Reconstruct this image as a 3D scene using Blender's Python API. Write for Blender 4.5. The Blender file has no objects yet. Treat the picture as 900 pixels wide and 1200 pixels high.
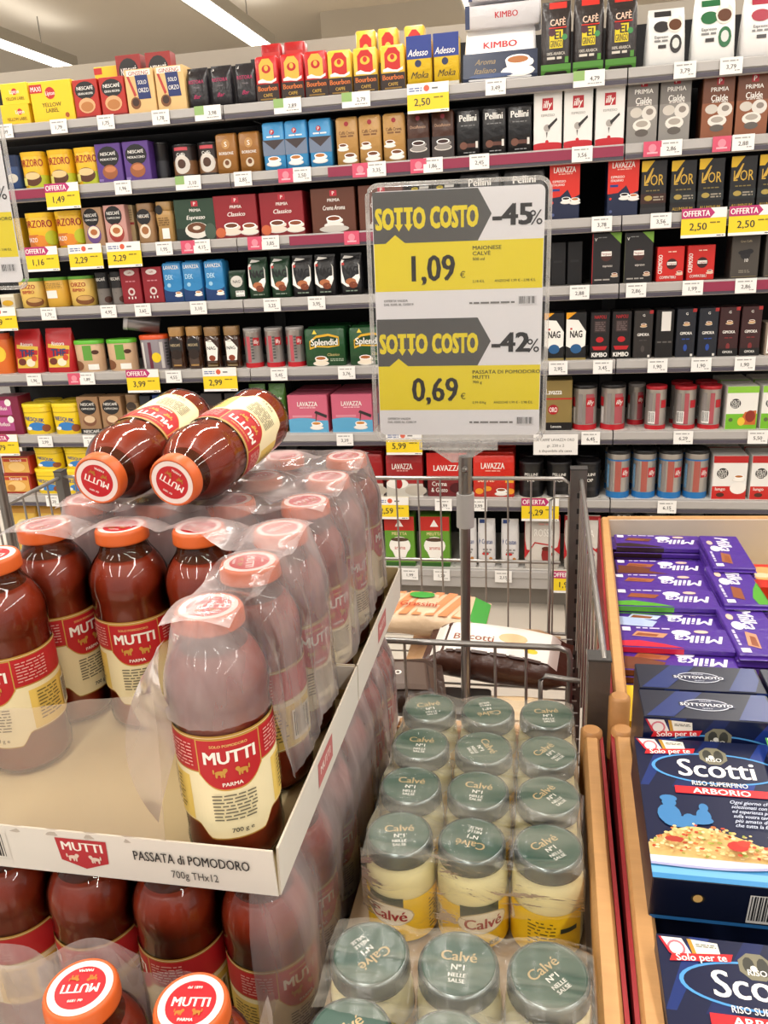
import bpy, math, random
from mathutils import Vector, Matrix
random.seed(7)
PI = math.pi
scene = bpy.context.scene
COL = scene.collection

# ------------------------------------------------------------------ camera
F_PX, YAW, PITCH, ROLL, EYE = 933.0, math.radians(11.7), math.radians(18.36), math.radians(-3.05), 1.36
_f = Vector((-math.sin(YAW)*math.cos(PITCH), math.cos(YAW)*math.cos(PITCH), -math.sin(PITCH)))
_r0 = Vector((math.cos(YAW), math.sin(YAW), 0)); _u0 = _r0.cross(_f)
_r = _r0*math.cos(ROLL) + _u0*math.sin(ROLL); _u = -_r0*math.sin(ROLL) + _u0*math.cos(ROLL)
EYEP = Vector((0, 0, EYE))
cam_d = bpy.data.cameras.new('camera'); cam = bpy.data.objects.new('camera', cam_d); COL.objects.link(cam)
cam.matrix_world = Matrix(((_r.x, _u.x, -_f.x, 0), (_r.y, _u.y, -_f.y, 0), (_r.z, _u.z, -_f.z, EYE), (0, 0, 0, 1)))
cam_d.sensor_fit = 'VERTICAL'; cam_d.sensor_height = 36; cam_d.lens = F_PX/1200*36
cam_d.clip_start = .02; cam_d.clip_end = 60
scene.camera = cam

# ------------------------------------------------------------------ world, lights, exposure
w = bpy.data.worlds.new('store_air'); scene.world = w; w.use_nodes = True
w.node_tree.nodes['Background'].inputs[0].default_value = (1.0, .97, .93, 1)
w.node_tree.nodes['Background'].inputs[1].default_value = .8
scene.view_settings.view_transform = 'Standard'; scene.view_settings.look = 'None'
scene.view_settings.gamma = 1; scene.view_settings.use_curve_mapping = False
scene.view_settings.exposure = -0.5
LAMP_Z, LAMP_W, CEIL_Z = 3.0, 32.0, 3.3
LAMP_X = (-4.1, -2.3, -.5, 1.3, 3.1)
LAMP_Y = ((-3.2, -1.2), (-1.0, 1.0), (1.2, 3.2), (3.4, 5.2), (5.4, 7.2))
scene.cycles.transparent_max_bounces = 16
scene.cycles.max_bounces = 6
scene.cycles.caustics_reflective = False; scene.cycles.caustics_refractive = False
scene.cycles.sample_clamp_indirect = 4

def at(px, py, X=None, Y=None, Z=None):
    "point of the place that shows at a spot of the 900x1200 frame, on the plane x, y or z = const"
    d = _r*((px-450)/F_PX) - _u*((py-600)/F_PX) + _f
    t = X/d.x if X is not None else (Y/d.y if Y is not None else (Z-EYE)/d.z)
    return EYEP + d*t

# ------------------------------------------------------------------ materials
def lin(c):
    c = c.lstrip('#'); out = []
    if len(c) == 3: c = ''.join(x*2 for x in c)
    for i in (0, 2, 4):
        s = int(c[i:i+2], 16)/255
        out.append(s/12.92 if s <= .04045 else ((s+.055)/1.055)**2.4)
    return tuple(out) + (1,)
_mats = {}
def M(col, rough=.42, metal=0.0, coat=0.0, bump=0.0, bscale=60, emit=0, vary=0.0, vscale=8, stretch=None, spec=.5):
    key = (col, rough, metal, coat, bump, bscale, emit, vary, vscale, stretch, spec)
    if key in _mats: return _mats[key]
    m = bpy.data.materials.new('paint_' + col.lstrip('#')); m.use_nodes = True
    nt = m.node_tree; b = nt.nodes['Principled BSDF']
    b.inputs['Base Color'].default_value = lin(col); b.inputs['Roughness'].default_value = rough
    b.inputs['Metallic'].default_value = metal; b.inputs['Coat Weight'].default_value = coat
    b.inputs['Coat Roughness'].default_value = .06
    b.inputs['Specular IOR Level'].default_value = spec
    if emit:
        b.inputs['Emission Color'].default_value = lin(col); b.inputs['Emission Strength'].default_value = emit
    if bump or vary:
        tc = nt.nodes.new('ShaderNodeTexCoord'); mp = nt.nodes.new('ShaderNodeMapping')
        nt.links.new(tc.outputs['Object'], mp.inputs['Vector'])
        if stretch: mp.inputs['Scale'].default_value = stretch
    if bump:
        n = nt.nodes.new('ShaderNodeTexNoise'); n.inputs['Scale'].default_value = bscale; n.inputs['Detail'].default_value = 3
        bp = nt.nodes.new('ShaderNodeBump'); bp.inputs['Strength'].default_value = bump; bp.inputs['Distance'].default_value = .01
        nt.links.new(mp.outputs['Vector'], n.inputs['Vector']); nt.links.new(n.outputs['Fac'], bp.inputs['Height'])
        nt.links.new(bp.outputs['Normal'], b.inputs['Normal'])
    if vary:
        n = nt.nodes.new('ShaderNodeTexNoise'); n.inputs['Scale'].default_value = vscale; n.inputs['Detail'].default_value = 5
        mx = nt.nodes.new('ShaderNodeMix'); mx.data_type = 'RGBA'
        c = lin(col)
        mx.inputs['A'].default_value = tuple(max(0, x*(1-vary)) for x in c[:3]) + (1,)
        mx.inputs['B'].default_value = tuple(min(1, x*(1+vary)) for x in c[:3]) + (1,)
        nt.links.new(mp.outputs['Vector'], n.inputs['Vector']); nt.links.new(n.outputs['Fac'], mx.inputs['Factor'])
        nt.links.new(mx.outputs['Result'], b.inputs['Base Color'])
    _mats[key] = m
    return m
def clear_mat(name, haze, haze_col='#ffffff', tint='#ffffff', rough=.08, bump=0.0, bscale=20, stretch=(1, 1, 1), gloss=1.0, ior=1.45, hz_lo=.0):
    "thin clear plastic or glass: see-through, mirror sheen by Fresnel, and a milky share"
    m = bpy.data.materials.new(name); m.use_nodes = True; nt = m.node_tree; nt.nodes.clear()
    N = nt.nodes.new; L = nt.links.new
    out = N('ShaderNodeOutputMaterial'); tr = N('ShaderNodeBsdfTransparent'); tr.inputs[0].default_value = lin(tint)
    gl = N('ShaderNodeBsdfGlossy'); gl.inputs['Roughness'].default_value = rough
    fr = N('ShaderNodeFresnel'); fr.inputs['IOR'].default_value = ior
    mul = N('ShaderNodeMath'); mul.operation = 'MULTIPLY'; mul.inputs[1].default_value = gloss; mul.use_clamp = True
    L(fr.outputs[0], mul.inputs[0])
    m1 = N('ShaderNodeMixShader'); L(mul.outputs[0], m1.inputs[0]); L(tr.outputs[0], m1.inputs[1]); L(gl.outputs[0], m1.inputs[2])
    last = m1
    if haze or bump:
        tc = N('ShaderNodeTexCoord'); mp = N('ShaderNodeMapping'); mp.inputs['Scale'].default_value = stretch
        L(tc.outputs['Object'], mp.inputs['Vector'])
        nz = N('ShaderNodeTexNoise'); nz.inputs['Scale'].default_value = bscale; nz.inputs['Detail'].default_value = 4; nz.inputs['Distortion'].default_value = .6
        L(mp.outputs['Vector'], nz.inputs['Vector'])
    if haze:
        df = N('ShaderNodeBsdfDiffuse'); df.inputs[0].default_value = lin(haze_col)
        tl = N('ShaderNodeBsdfTranslucent'); tl.inputs[0].default_value = lin(haze_col)
        m0 = N('ShaderNodeMixShader'); m0.inputs[0].default_value = .4; L(df.outputs[0], m0.inputs[1]); L(tl.outputs[0], m0.inputs[2])
        mr = N('ShaderNodeMapRange'); mr.inputs['From Min'].default_value = .3; mr.inputs['From Max'].default_value = .75
        mr.inputs['To Min'].default_value = hz_lo; mr.inputs['To Max'].default_value = haze
        L(nz.outputs['Fac'], mr.inputs['Value'])
        m2 = N('ShaderNodeMixShader'); L(mr.outputs[0], m2.inputs[0]); L(m1.outputs[0], m2.inputs[1]); L(m0.outputs[0], m2.inputs[2]); last = m2
    if bump:
        bp = N('ShaderNodeBump'); bp.inputs['Strength'].default_value = bump; bp.inputs['Distance'].default_value = .004
        L(nz.outputs['Fac'], bp.inputs['Height']); L(bp.outputs[0], gl.inputs['Normal']); L(bp.outputs[0], fr.inputs['Normal'])
    L(last.outputs[0], out.inputs[0])
    return m

# ------------------------------------------------------------------ mesh builder
class MB:
    def __init__(s): s.v = []; s.f = []; s.m = []; s.mats = []; s.sm = []
    def mi(s, mat):
        if mat not in s.mats: s.mats.append(mat)
        return s.mats.index(mat)
    def add(s, vs, fs, mat, smooth=False):
        o = len(s.v); s.v += [tuple(p) for p in vs]; k = s.mi(mat)
        for f in fs: s.f.append(tuple(i+o for i in f)); s.m.append(k); s.sm.append(smooth)
    def box(s, x0, y0, z0, x1, y1, z1, mat):
        vs = [(x, y, z) for z in (z0, z1) for x, y in ((x0, y0), (x1, y0), (x1, y1), (x0, y1))]
        s.add(vs, [(3, 2, 1, 0), (4, 5, 6, 7), (0, 1, 5, 4), (1, 2, 6, 5), (2, 3, 7, 6), (3, 0, 4, 7)], mat)
    def loft(s, rings, mat, smooth=True, caps=(True, True), closed=True):
        n = len(rings[0]); vs = [p for r in rings for p in r]; fs = []
        for i in range(len(rings)-1):
            for j in range(n if closed else n-1):
                k = (j+1) % n; fs.append((i*n+j, i*n+k, (i+1)*n+k, (i+1)*n+j))
        s.add(vs, fs, mat, smooth)
        if caps[0]: s.add(rings[0], [tuple(reversed(range(n)))], mat)
        if caps[1]: s.add(rings[-1], [tuple(range(n))], mat)
    def lathe(s, prof, mat, n=20, caps=(True, True), smooth=True, cx=0, cy=0, a0=0):
        s.loft([[(cx+r*math.cos(a0+2*PI*j/n), cy+r*math.sin(a0+2*PI*j/n), z) for j in range(n)] for r, z in prof], mat, smooth, caps)
    def rrect(s, rings, mat, seg=3, smooth=True, caps=(True, True)):
        "rings of rounded rectangles: (z, w, d, r[, dx, dy])"
        R = []
        for q in rings:
            z, ww, dd, r = q[:4]; dx, dy = (q[4], q[5]) if len(q) > 4 else (0, 0)
            r = min(r, ww/2, dd/2)
            pts = []
            for cx, cy, a in ((ww/2-r, dd/2-r, 0), (-ww/2+r, dd/2-r, PI/2), (-ww/2+r, -dd/2+r, PI), (ww/2-r, -dd/2+r, 1.5*PI)):
                for k in range(seg+1):
                    t = a+PI/2*k/seg; pts.append((cx+r*math.cos(t)+dx, cy+r*math.sin(t)+dy, z))
            R.append(pts)
        s.loft(R, mat, smooth, caps)
    def tube(s, path, r, mat, n=6):
        path = [Vector(p) for p in path]; rings = []; ref = None
        for i, p in enumerate(path):
            t = (path[min(i+1, len(path)-1)] - path[max(i-1, 0)]).normalized()
            if ref is None or abs(ref.dot(t)) > .95: ref = Vector((0, 0, 1)) if abs(t.z) < .9 else Vector((1, 0, 0))
            a = t.cross(ref).normalized(); b = t.cross(a)
            rings.append([p + a*(r*math.cos(2*PI*j/n)) + b*(r*math.sin(2*PI*j/n)) for j in range(n)])
        s.loft(rings, mat, True)
    def grid(s, fn, nu, nv, mat, smooth=True, keep=None):
        vs = [fn(i/nu, j/nv) for j in range(nv+1) for i in range(nu+1)]
        fs = [(j*(nu+1)+i, j*(nu+1)+i+1, (j+1)*(nu+1)+i+1, (j+1)*(nu+1)+i) for j in range(nv) for i in range(nu)
              if keep is None or keep((i+.5)/nu, (j+.5)/nv)]
        s.add(vs, fs, mat, smooth)
    def mesh(s, name):
        me = bpy.data.meshes.new(name); me.from_pydata(s.v, [], s.f)
        for m in s.mats: me.materials.append(m)
        me.polygons.foreach_set('material_index', s.m); me.polygons.foreach_set('use_smooth', s.sm)
        me.update(); return me
    def build(s, name, parent=None, loc=(0, 0, 0), rot=(0, 0, 0), auto=None):
        me = s.mesh(name)
        if auto: me.set_sharp_from_angle(angle=math.radians(auto))
        return link(name, me, parent, loc, rot)
def link(name, me, parent=None, loc=(0, 0, 0), rot=(0, 0, 0)):
    o = bpy.data.objects.new(name, me); COL.objects.link(o)
    o.location = loc; o.rotation_euler = rot
    if parent: o.parent = parent
    return o
def empty(name, loc=(0, 0, 0), rot=(0, 0, 0)):
    return link(name, None, None, loc, rot)
def tag(o, label, cat, group=None, kind=None):
    o['label'] = label; o['category'] = cat
    if group: o['group'] = group
    if kind: o['kind'] = kind
    return o
def struct(o): o['kind'] = 'structure'; return o
KIDS = {}
def kids(o):
    return [c for c in COL.objects if c.parent == o]
def copy_thing(o, loc, rot=None, scale=None, tree=None):
    c = o.copy(); COL.objects.link(c); c.location = loc
    if rot is not None: c.rotation_euler = rot
    if scale is not None: c.scale = scale
    for ch, sub in (tree or []):
        k = ch.copy(); COL.objects.link(k); k.parent = c
        for g in sub:
            d = g.copy(); COL.objects.link(d); d.parent = k
    return c

# ------------------------------------------------------------------ flat print
_txt = {}
def text_geo(s, bold=0.0, shear=0.0, res=2):
    key = (s, bold, shear, res)
    if key in _txt: return _txt[key]
    cu = bpy.data.curves.new('lettering', 'FONT'); cu.body = s; cu.size = 1; cu.offset = bold; cu.shear = shear
    cu.resolution_u = res; cu.fill_mode = 'BOTH'
    o = bpy.data.objects.new('lettering', cu)
    me = bpy.data.meshes.new_from_object(o)
    vs = [(v.co.x, v.co.y) for v in me.vertices]; fs = [tuple(p.vertices) for p in me.polygons]
    bpy.data.objects.remove(o); bpy.data.curves.remove(cu); bpy.data.meshes.remove(me)
    if not vs: vs = [(0, 0), (0.01, 0), (0, .01)]; fs = [(0, 1, 2)]
    x0 = min(v[0] for v in vs); x1 = max(v[0] for v in vs)
    base = 0.0; cap = .7
    y0, y1 = min(v[1] for v in vs), max(v[1] for v in vs)
    r = (vs, fs, x0, x1, y0, y1); _txt[key] = r
    return r
class Dec:
    "print laid on a surface: metres on the sheet, mapped by fn(x, y, lift)"
    def __init__(s, fn, R=None, w=1, h=1, e0=.0004, de=.00006):
        s.fn = fn; s.R = R; s.mb = MB(); s.k = 0; s.nv = 0; s.w = w; s.h = h; s.e0 = e0; s.de = de; s.rough = .38
    def lift(s): s.k += 1; return s.e0 + s.k*s.de
    def mat(s, c): return c if not isinstance(c, str) else M(c, s.rough)
    def strip(s, x0, x1, top, bot, col, n=1):
        e = s.lift()
        if s.R: n = max(n, int(abs(x1-x0)/(.075*s.R))+1)
        vs = []
        if s.nv:
            T = lambda x: top(x) if callable(top) else top
            B = lambda x: bot(x) if callable(bot) else bot
            m = max(1, int(abs(T((x0+x1)/2)-B((x0+x1)/2))/s.h*s.nv))
            for i in range(n+1):
                x = x0+(x1-x0)*i/n
                vs += [s.fn(x, B(x)+(T(x)-B(x))*j/m, e) for j in range(m+1)]
            s.mb.add(vs, [(i*(m+1)+j, (i+1)*(m+1)+j, (i+1)*(m+1)+j+1, i*(m+1)+j+1) for i in range(n) for j in range(m)], s.mat(col)); return
        for i in range(n+1):
            x = x0+(x1-x0)*i/n
            vs += [s.fn(x, bot(x) if callable(bot) else bot, e), s.fn(x, top(x) if callable(top) else top, e)]
        s.mb.add(vs, [(2*i, 2*i+2, 2*i+3, 2*i+1) for i in range(n)], s.mat(col))
    def rect(s, x0, y0, x1, y1, col): s.strip(x0, x1, y1, y0, col)
    def circ(s, cx, cy, rx, ry, col, n=16):
        g = lambda x: math.sqrt(max(0, 1-((x-cx)/rx)**2))*ry
        if s.R or s.nv: s.strip(cx-rx, cx+rx, lambda x: cy+g(x), lambda x: cy-g(x), col, n)
        else: s.poly([(cx+rx*math.cos(2*PI*i/n), cy+ry*math.sin(2*PI*i/n)) for i in range(n)], col)
    def ring(s, cx, cy, r0, r1, col, n=28):
        e = s.lift(); vs = []
        for i in range(n):
            a = 2*PI*i/n
            vs += [s.fn(cx+r0*math.cos(a), cy+r0*math.sin(a), e), s.fn(cx+r1*math.cos(a), cy+r1*math.sin(a), e)]
        s.mb.add(vs, [(2*i, 2*i+1, (2*i+3) % (2*n), (2*i+2) % (2*n)) for i in range(n)], s.mat(col))
    def poly(s, pts, col):
        e = s.lift(); s.mb.add([s.fn(x, y, e) for x, y in pts], [tuple(range(len(pts)))], s.mat(col))
    def text(s, t, cx, cy, h, col, mw=None, bold=.02, shear=0, rot=0, sx=1.0, anchor=0, res=2):
        "cap height h, centred on (cx, cy); squeezed to mw"
        vs, fs, x0, x1, y0, y1 = text_geo(t, 0.0, shear, res)
        k = h/.70; kx = k*sx; wd = (x1-x0)*kx
        if mw and wd > mw: kx *= mw/wd; wd = mw
        e = s.lift() + (.00035 if s.R else 0); ca, sa = math.cos(rot), math.sin(rot); out = []
        g = bold*.42      # heavy strokes: the word laid down again, slightly shifted
        sh = [(0, 0)] if g < .004 else ([(-g, 0), (g, 0)] if g < .03 else [(-g, -g*.6), (g, -g*.6), (-g, g*.6), (g, g*.6)])
        for i, (gx, gy) in enumerate(sh):
            out = []
            for x, y in vs:
                X = (x+gx-(x0+x1)/2)*kx + anchor*wd/2; Y = (y+gy)*k - h/2
                out.append(s.fn(cx+X*ca-Y*sa, cy+X*sa+Y*ca, e+i*.00001))
            s.mb.add(out, fs, s.mat(col))
    def lines(s, x0, y0, x1, y1, n, col, fill=.55):
        "rows of tiny words too small to read"
        e = s.lift(); vs = []; fs = []; p = (y1-y0)/n; rnd = random.Random(n*7+int((x1-x0)*1e4))
        for i in range(n):
            y = y1-(i+.5)*p; x = x0
            while x < x1-p*.4:
                wd = min(rnd.uniform(.8, 3)*p, x1-x); o = len(vs)
                vs += [s.fn(x, y-p*fill/2, e), s.fn(x+wd, y-p*fill/2, e), s.fn(x+wd, y+p*fill/2, e), s.fn(x, y+p*fill/2, e)]
                fs.append((o, o+1, o+2, o+3)); x += wd+p*.45
        if fs: s.mb.add(vs, fs, s.mat(col))
    def barcode(s, x0, y0, x1, y1, vert=True, bg='#f2f0ec'):
        s.rect(x0, y0, x1, y1, bg); e = s.lift(); rnd = random.Random(5); vs = []; fs = []; x = x0+(x1-x0)*.06
        while x < x1-(x1-x0)*.08:
            wd = (x1-x0)*rnd.choice((.015, .03, .045)); o = len(vs)
            a, b = y0+(y1-y0)*.12, y1-(y1-y0)*.06
            vs += [s.fn(x, a, e), s.fn(x+wd, a, e), s.fn(x+wd, b, e), s.fn(x, b, e)]; fs.append((o, o+1, o+2, o+3))
            x += wd+(x1-x0)*rnd.choice((.018, .03, .04))
        s.mb.add(vs, fs, s.mat('#1a1a1c'))
    def cup(s, cx, cy, r, col='#f4f1ec', liquid='#7a4422'):
        s.circ(cx, cy-r*.55, r*1.35, r*.42, '#dcd6ce', 14); s.circ(cx, cy-r*.5, r*1.2, r*.34, col, 14)
        s.circ(cx+r*.95, cy+r*.05, r*.3, r*.26, col, 8)
        s.poly([(cx-r, cy+r*.3), (cx-r*.85, cy-r*.25), (cx-r*.45, cy-r*.62), (cx+r*.45, cy-r*.62), (cx+r*.85, cy-r*.25), (cx+r, cy+r*.3)], col)
        s.circ(cx, cy+r*.3, r, r*.36, '#ffffff', 14); s.circ(cx, cy+r*.29, r*.84, r*.26, liquid, 14)
    def build(s, name, parent=None): return s.mb.build(name, parent)
    def ops(s, design):
        "design in shares of the sheet: x 0..1 from the left, y 0..1 from the foot"
        W, H = s.w, s.h
        X = lambda u: (u-.5)*W
        for q in design:
            k = q[0]
            if k == 'r': s.rect(X(q[1]), q[2]*H, X(q[3]), q[4]*H, q[5])
            elif k == 'e': s.circ(X(q[1]), q[2]*H, q[3]*W, q[4]*H, q[5])
            elif k == 'o': s.circ(X(q[1]), q[2]*H, q[3]*W, q[3]*W, q[4])
            elif k == 'p': s.poly([(X(a), b*H) for a, b in q[1]], q[2])
            elif k == 'c': s.cup(X(q[1]), q[2]*H, q[3]*W, *(q[4:]))
            elif k == 'l': s.lines(X(q[1]), q[2]*H, X(q[3]), q[4]*H, q[5], q[6])
            elif k == 'b': s.barcode(X(q[1]), q[2]*H, X(q[3]), q[4]*H)
            elif k == 't':
                o = q[6] if len(q) > 6 else {}
                s.text(q[1], X(q[2]), q[3]*H, q[4]*H, q[5], mw=o.get('w', .88)*W, bold=o.get('b', .03), shear=o.get('s', 0),
                       rot=math.radians(o.get('r', 0)), sx=o.get('sx', 1))
def flat_map(y): return lambda a, b, e: (a, y-e, b)
def cyl_map(R, yaw=0): return lambda a, b, e: ((R+e)*math.sin(a/R+yaw), -(R+e)*math.cos(a/R+yaw), b)
def top_map(z): return lambda a, b, e: (a, b, z+e)

def proj(P):
    d = Vector(P)-EYEP; k = d.dot(_f); return (450+F_PX*d.dot(_r)/k, 600-F_PX*d.dot(_u)/k)

# ================================================================== THE SETTING
SX0, SX1, SX2, SX3 = -2.393, -1.072, .249, 1.57      # module seams of the shelving
LIPS = [1.822, 1.608, 1.395, 1.182, .931, .681, .427, .140]   # height of each shelf edge
SHY = 2.85                                           # the plane of the shelf edges
LH = .024
floor_m = M('#b9ada0', .35, vary=.08, vscale=3)
# floor: grout slab, the tiles seen through the basket one by one, the rest tiled by material
mb = MB(); mb.box(-7, -5, -.06, 7, 20, -.004, M('#7d746b', .7, vary=.1))
floor = struct(mb.build('floor'))
tm = [M(c, .3, vary=.06, vscale=5, coat=.2) for c in ('#cfc5b8', '#c9bfb2', '#d3cabd')]
TS = .33
def tile_me(mat):
    q = MB(); q.rrect([(-.004, TS-.006, TS-.006, .002), (-.001, TS-.006, TS-.006, .002), (0, TS-.010, TS-.010, .002)], mat, 1, False); return q.mesh('tile')
tms = [tile_me(m) for m in tm]
for i in range(8):
    for j in range(6):
        link('tile', tms[(i*3+j*5) % 3], floor, (-1.55+i*TS+.165, 1.10+j*TS+.02, 0))
q = MB()
for i in range(-20, 20):
    for j in range(-14, 40):
        x, y = -1.55+i*TS+.165, 1.10+j*TS+.02
        if (0 <= i < 8 and 0 <= j < 6) or abs(x) > 6.8 or y < -4.8 or y > 13: continue
        a = TS/2-.003; q.box(x-a, y-a, -.004, x+a, y+a, 0, tm[(i*3+j*5) % 3])
o = q.build('tile_field', floor); o['kind'] = 'stuff'
# ceiling, far walls
mb = MB(); mb.box(-9, -5, CEIL_Z, 9, 20, CEIL_Z+.1, M('#cfc4b2', .8, vary=.05, vscale=.6, stretch=(.3, 2, 1)))
struct(mb.build('ceiling'))
mb = MB(); mb.box(-9, 20, 0, 9, 20.2, CEIL_Z, M('#b0a698', .8, vary=.04, vscale=1)); struct(mb.build('wall_back'))
xa = at(376, 30, Y=7.6).x; xb = at(620, 30, Y=7.6).x
mb = MB(); mb.box(xa, 7.6, 0, 2.6, 8.6, CEIL_Z, M('#c4bcae', .8, vary=.03, vscale=1)); struct(mb.build('wall_bulkhead'))

# strip lights
hous = M('#aaa59a', .5); glow = M('#fff6e6', .5, emit=7.5)
n = 0
ord_row = ['over the far left aisle', 'over the left aisle', 'over the coffee shelves', 'right of the coffee shelves', 'over the far right aisle']
ord_y = ['nearest end', 'second segment', 'middle segment', 'fourth segment', 'far end']
for ix, lx in enumerate(LAMP_X):
    for iy, (ya, yb) in enumerate(LAMP_Y):
        L = yb-ya; t = empty('strip_light', (lx, (ya+yb)/2, LAMP_Z))
        tag(t, f'long fluorescent strip light {ord_row[ix]}, {ord_y[iy]} of its row', 'ceiling light', 'fluorescent strip lights')
        q = MB(); q.box(-.09, -L/2, .0, .09, L/2, .07, hous); q.box(-.10, -L/2, -.012, -.085, L/2, .07, hous); q.box(.085, -L/2, -.012, .10, L/2, .07, hous)
        q.build('housing', t)
        q = MB(); q.rrect([(-.03, .06, L-.02, .02), (-.015, .15, L-.01, .02), (0, .16, L-.01, .02)], glow, 2); q.build('diffuser', t)
        for yy in (-L*.35, -L*.28, L*.3):
            q = MB(); q.tube([(0, yy, .07), (0, yy, CEIL_Z-LAMP_Z)], .004, M('#6c665c')); q.build('suspension_cable', t)
        ld = bpy.data.lights.new('strip_glow', 'AREA'); ld.shape = 'RECTANGLE'; ld.size = .15; ld.size_y = L-.05
        ld.energy = LAMP_W; ld.color = (1, .965, .92)
        lu = ld.copy(); lu.energy = LAMP_W*.13; uo = bpy.data.objects.new('ceiling_fill_light', lu); COL.objects.link(uo); uo.location = (0, 0, .085); uo.rotation_euler = (PI, 0, 0); uo.parent = t  # extra lamp added above each housing to lift the ceiling tone
        lo = bpy.data.objects.new('strip_glow', ld); COL.objects.link(lo); lo.location = (0, 0, -.036); lo.parent = t

# ================================================================== SHELVING
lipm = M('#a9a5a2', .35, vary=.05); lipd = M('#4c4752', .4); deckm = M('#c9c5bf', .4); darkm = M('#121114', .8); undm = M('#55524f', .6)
burg = M('#8c2c48', .4)
mods = [(SX0, SX1, 'left'), (SX1, SX2, 'middle'), (SX2, SX3, 'right')]
units = []
def px_on_lip(px, k):     # x on the lip plane of shelf k at a frame column
    z = LIPS[k]; py = 300
    for _ in range(6):
        P = at(px, py, Y=SHY); py = proj((P.x, SHY, z))[1]
    return P.x
DECKTOP = [z+LH for z in LIPS]
burgundy = {1: [(385, 419), (453, 482), (500, 735), (13, 55)], 2: [(340, 405), (418, 440)], 3: [(823, 905)], 0: [], 4: [], 5: [], 6: []}
for a, b, nm in mods:
    u = empty('shelving_unit', ((a+b)/2, SHY, 0)); units.append(u)
    tag(u, f'{nm} section of the tall grey supermarket shelving holding coffee', 'shelving', 'supermarket shelving sections')
    W = (b-a)/2
    q = MB(); q.box(-W, .43, 0, W, .45, 2.05, darkm); q.build('back_panel', u)
    q = MB(); q.box(-W, .455, 1.2, W, .48, 2.115, M('#a79d8f', .6, vary=.04)); q.build('header_panel', u)
    q = MB(); q.box(-W, .06, 0, W, .43, .115, M('#8d877f', .5)); q.build('plinth', u)
    for s in (-1, 1):
        q = MB(); q.box(s*W-.012*(s+1), .405, 0, s*W-.012*(s-1), .43, 2.06, M('#2a282a', .5)); q.build('upright', u)
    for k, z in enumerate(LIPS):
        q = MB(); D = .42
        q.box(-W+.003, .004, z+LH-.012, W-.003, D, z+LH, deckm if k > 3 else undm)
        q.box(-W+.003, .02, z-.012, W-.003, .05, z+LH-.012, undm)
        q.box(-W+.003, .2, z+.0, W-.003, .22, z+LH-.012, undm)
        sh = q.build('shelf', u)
        if k >= 4:      # vent holes pressed in the deck
            hq = MB()
            for i in range(int(2*W/.03)):
                for j in range(3):
                    x = -W+.02+i*.03; y = .03+j*.03; hq.add([(x, y-.004, z+LH+.0004), (x+.009, y-.004, z+LH+.0004), (x+.009, y+.002, z+LH+.0004), (x, y+.002, z+LH+.0004)], [(0, 1, 2, 3)], M('#77726c'))
            ho = hq.build('vent_slots', sh); ho['kind'] = 'stuff'
        q = MB(); lo, hi = (z-LH, z+LH) if k < 7 else (z-.05, z+LH)
        q.loft([[(x, y, zz) for y, zz in ((.004, hi), (-.004, hi-.004), (-.006, z-.004), (-.002, z-.008), (-.004, lo+.003), (0, lo), (.008, lo), (.008, hi))] for x in (-W+.002, W-.002)],
               lipm, False)
        e = q.build('price_rail', u)
        if k < 7:
            q = MB(); q.box(-W+.002, -.0062, lo+.003, W-.002, -.002, z-.009, lipd); q.build('rail_band', e)
        cx = (a+b)/2
        for p0, p1 in burgundy.get(k, []):
            x0, x1 = px_on_lip(p0, k), px_on_lip(p1, k)
            x0, x1 = max(x0, a+.004), min(x1, b-.004)
            if x1 > x0+.01:
                q = MB(); q.box(x0-cx, -.0078, z-.012, x1-cx, -.0045, z+LH-.006, burg); q.build('burgundy_strip', e)

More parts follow.
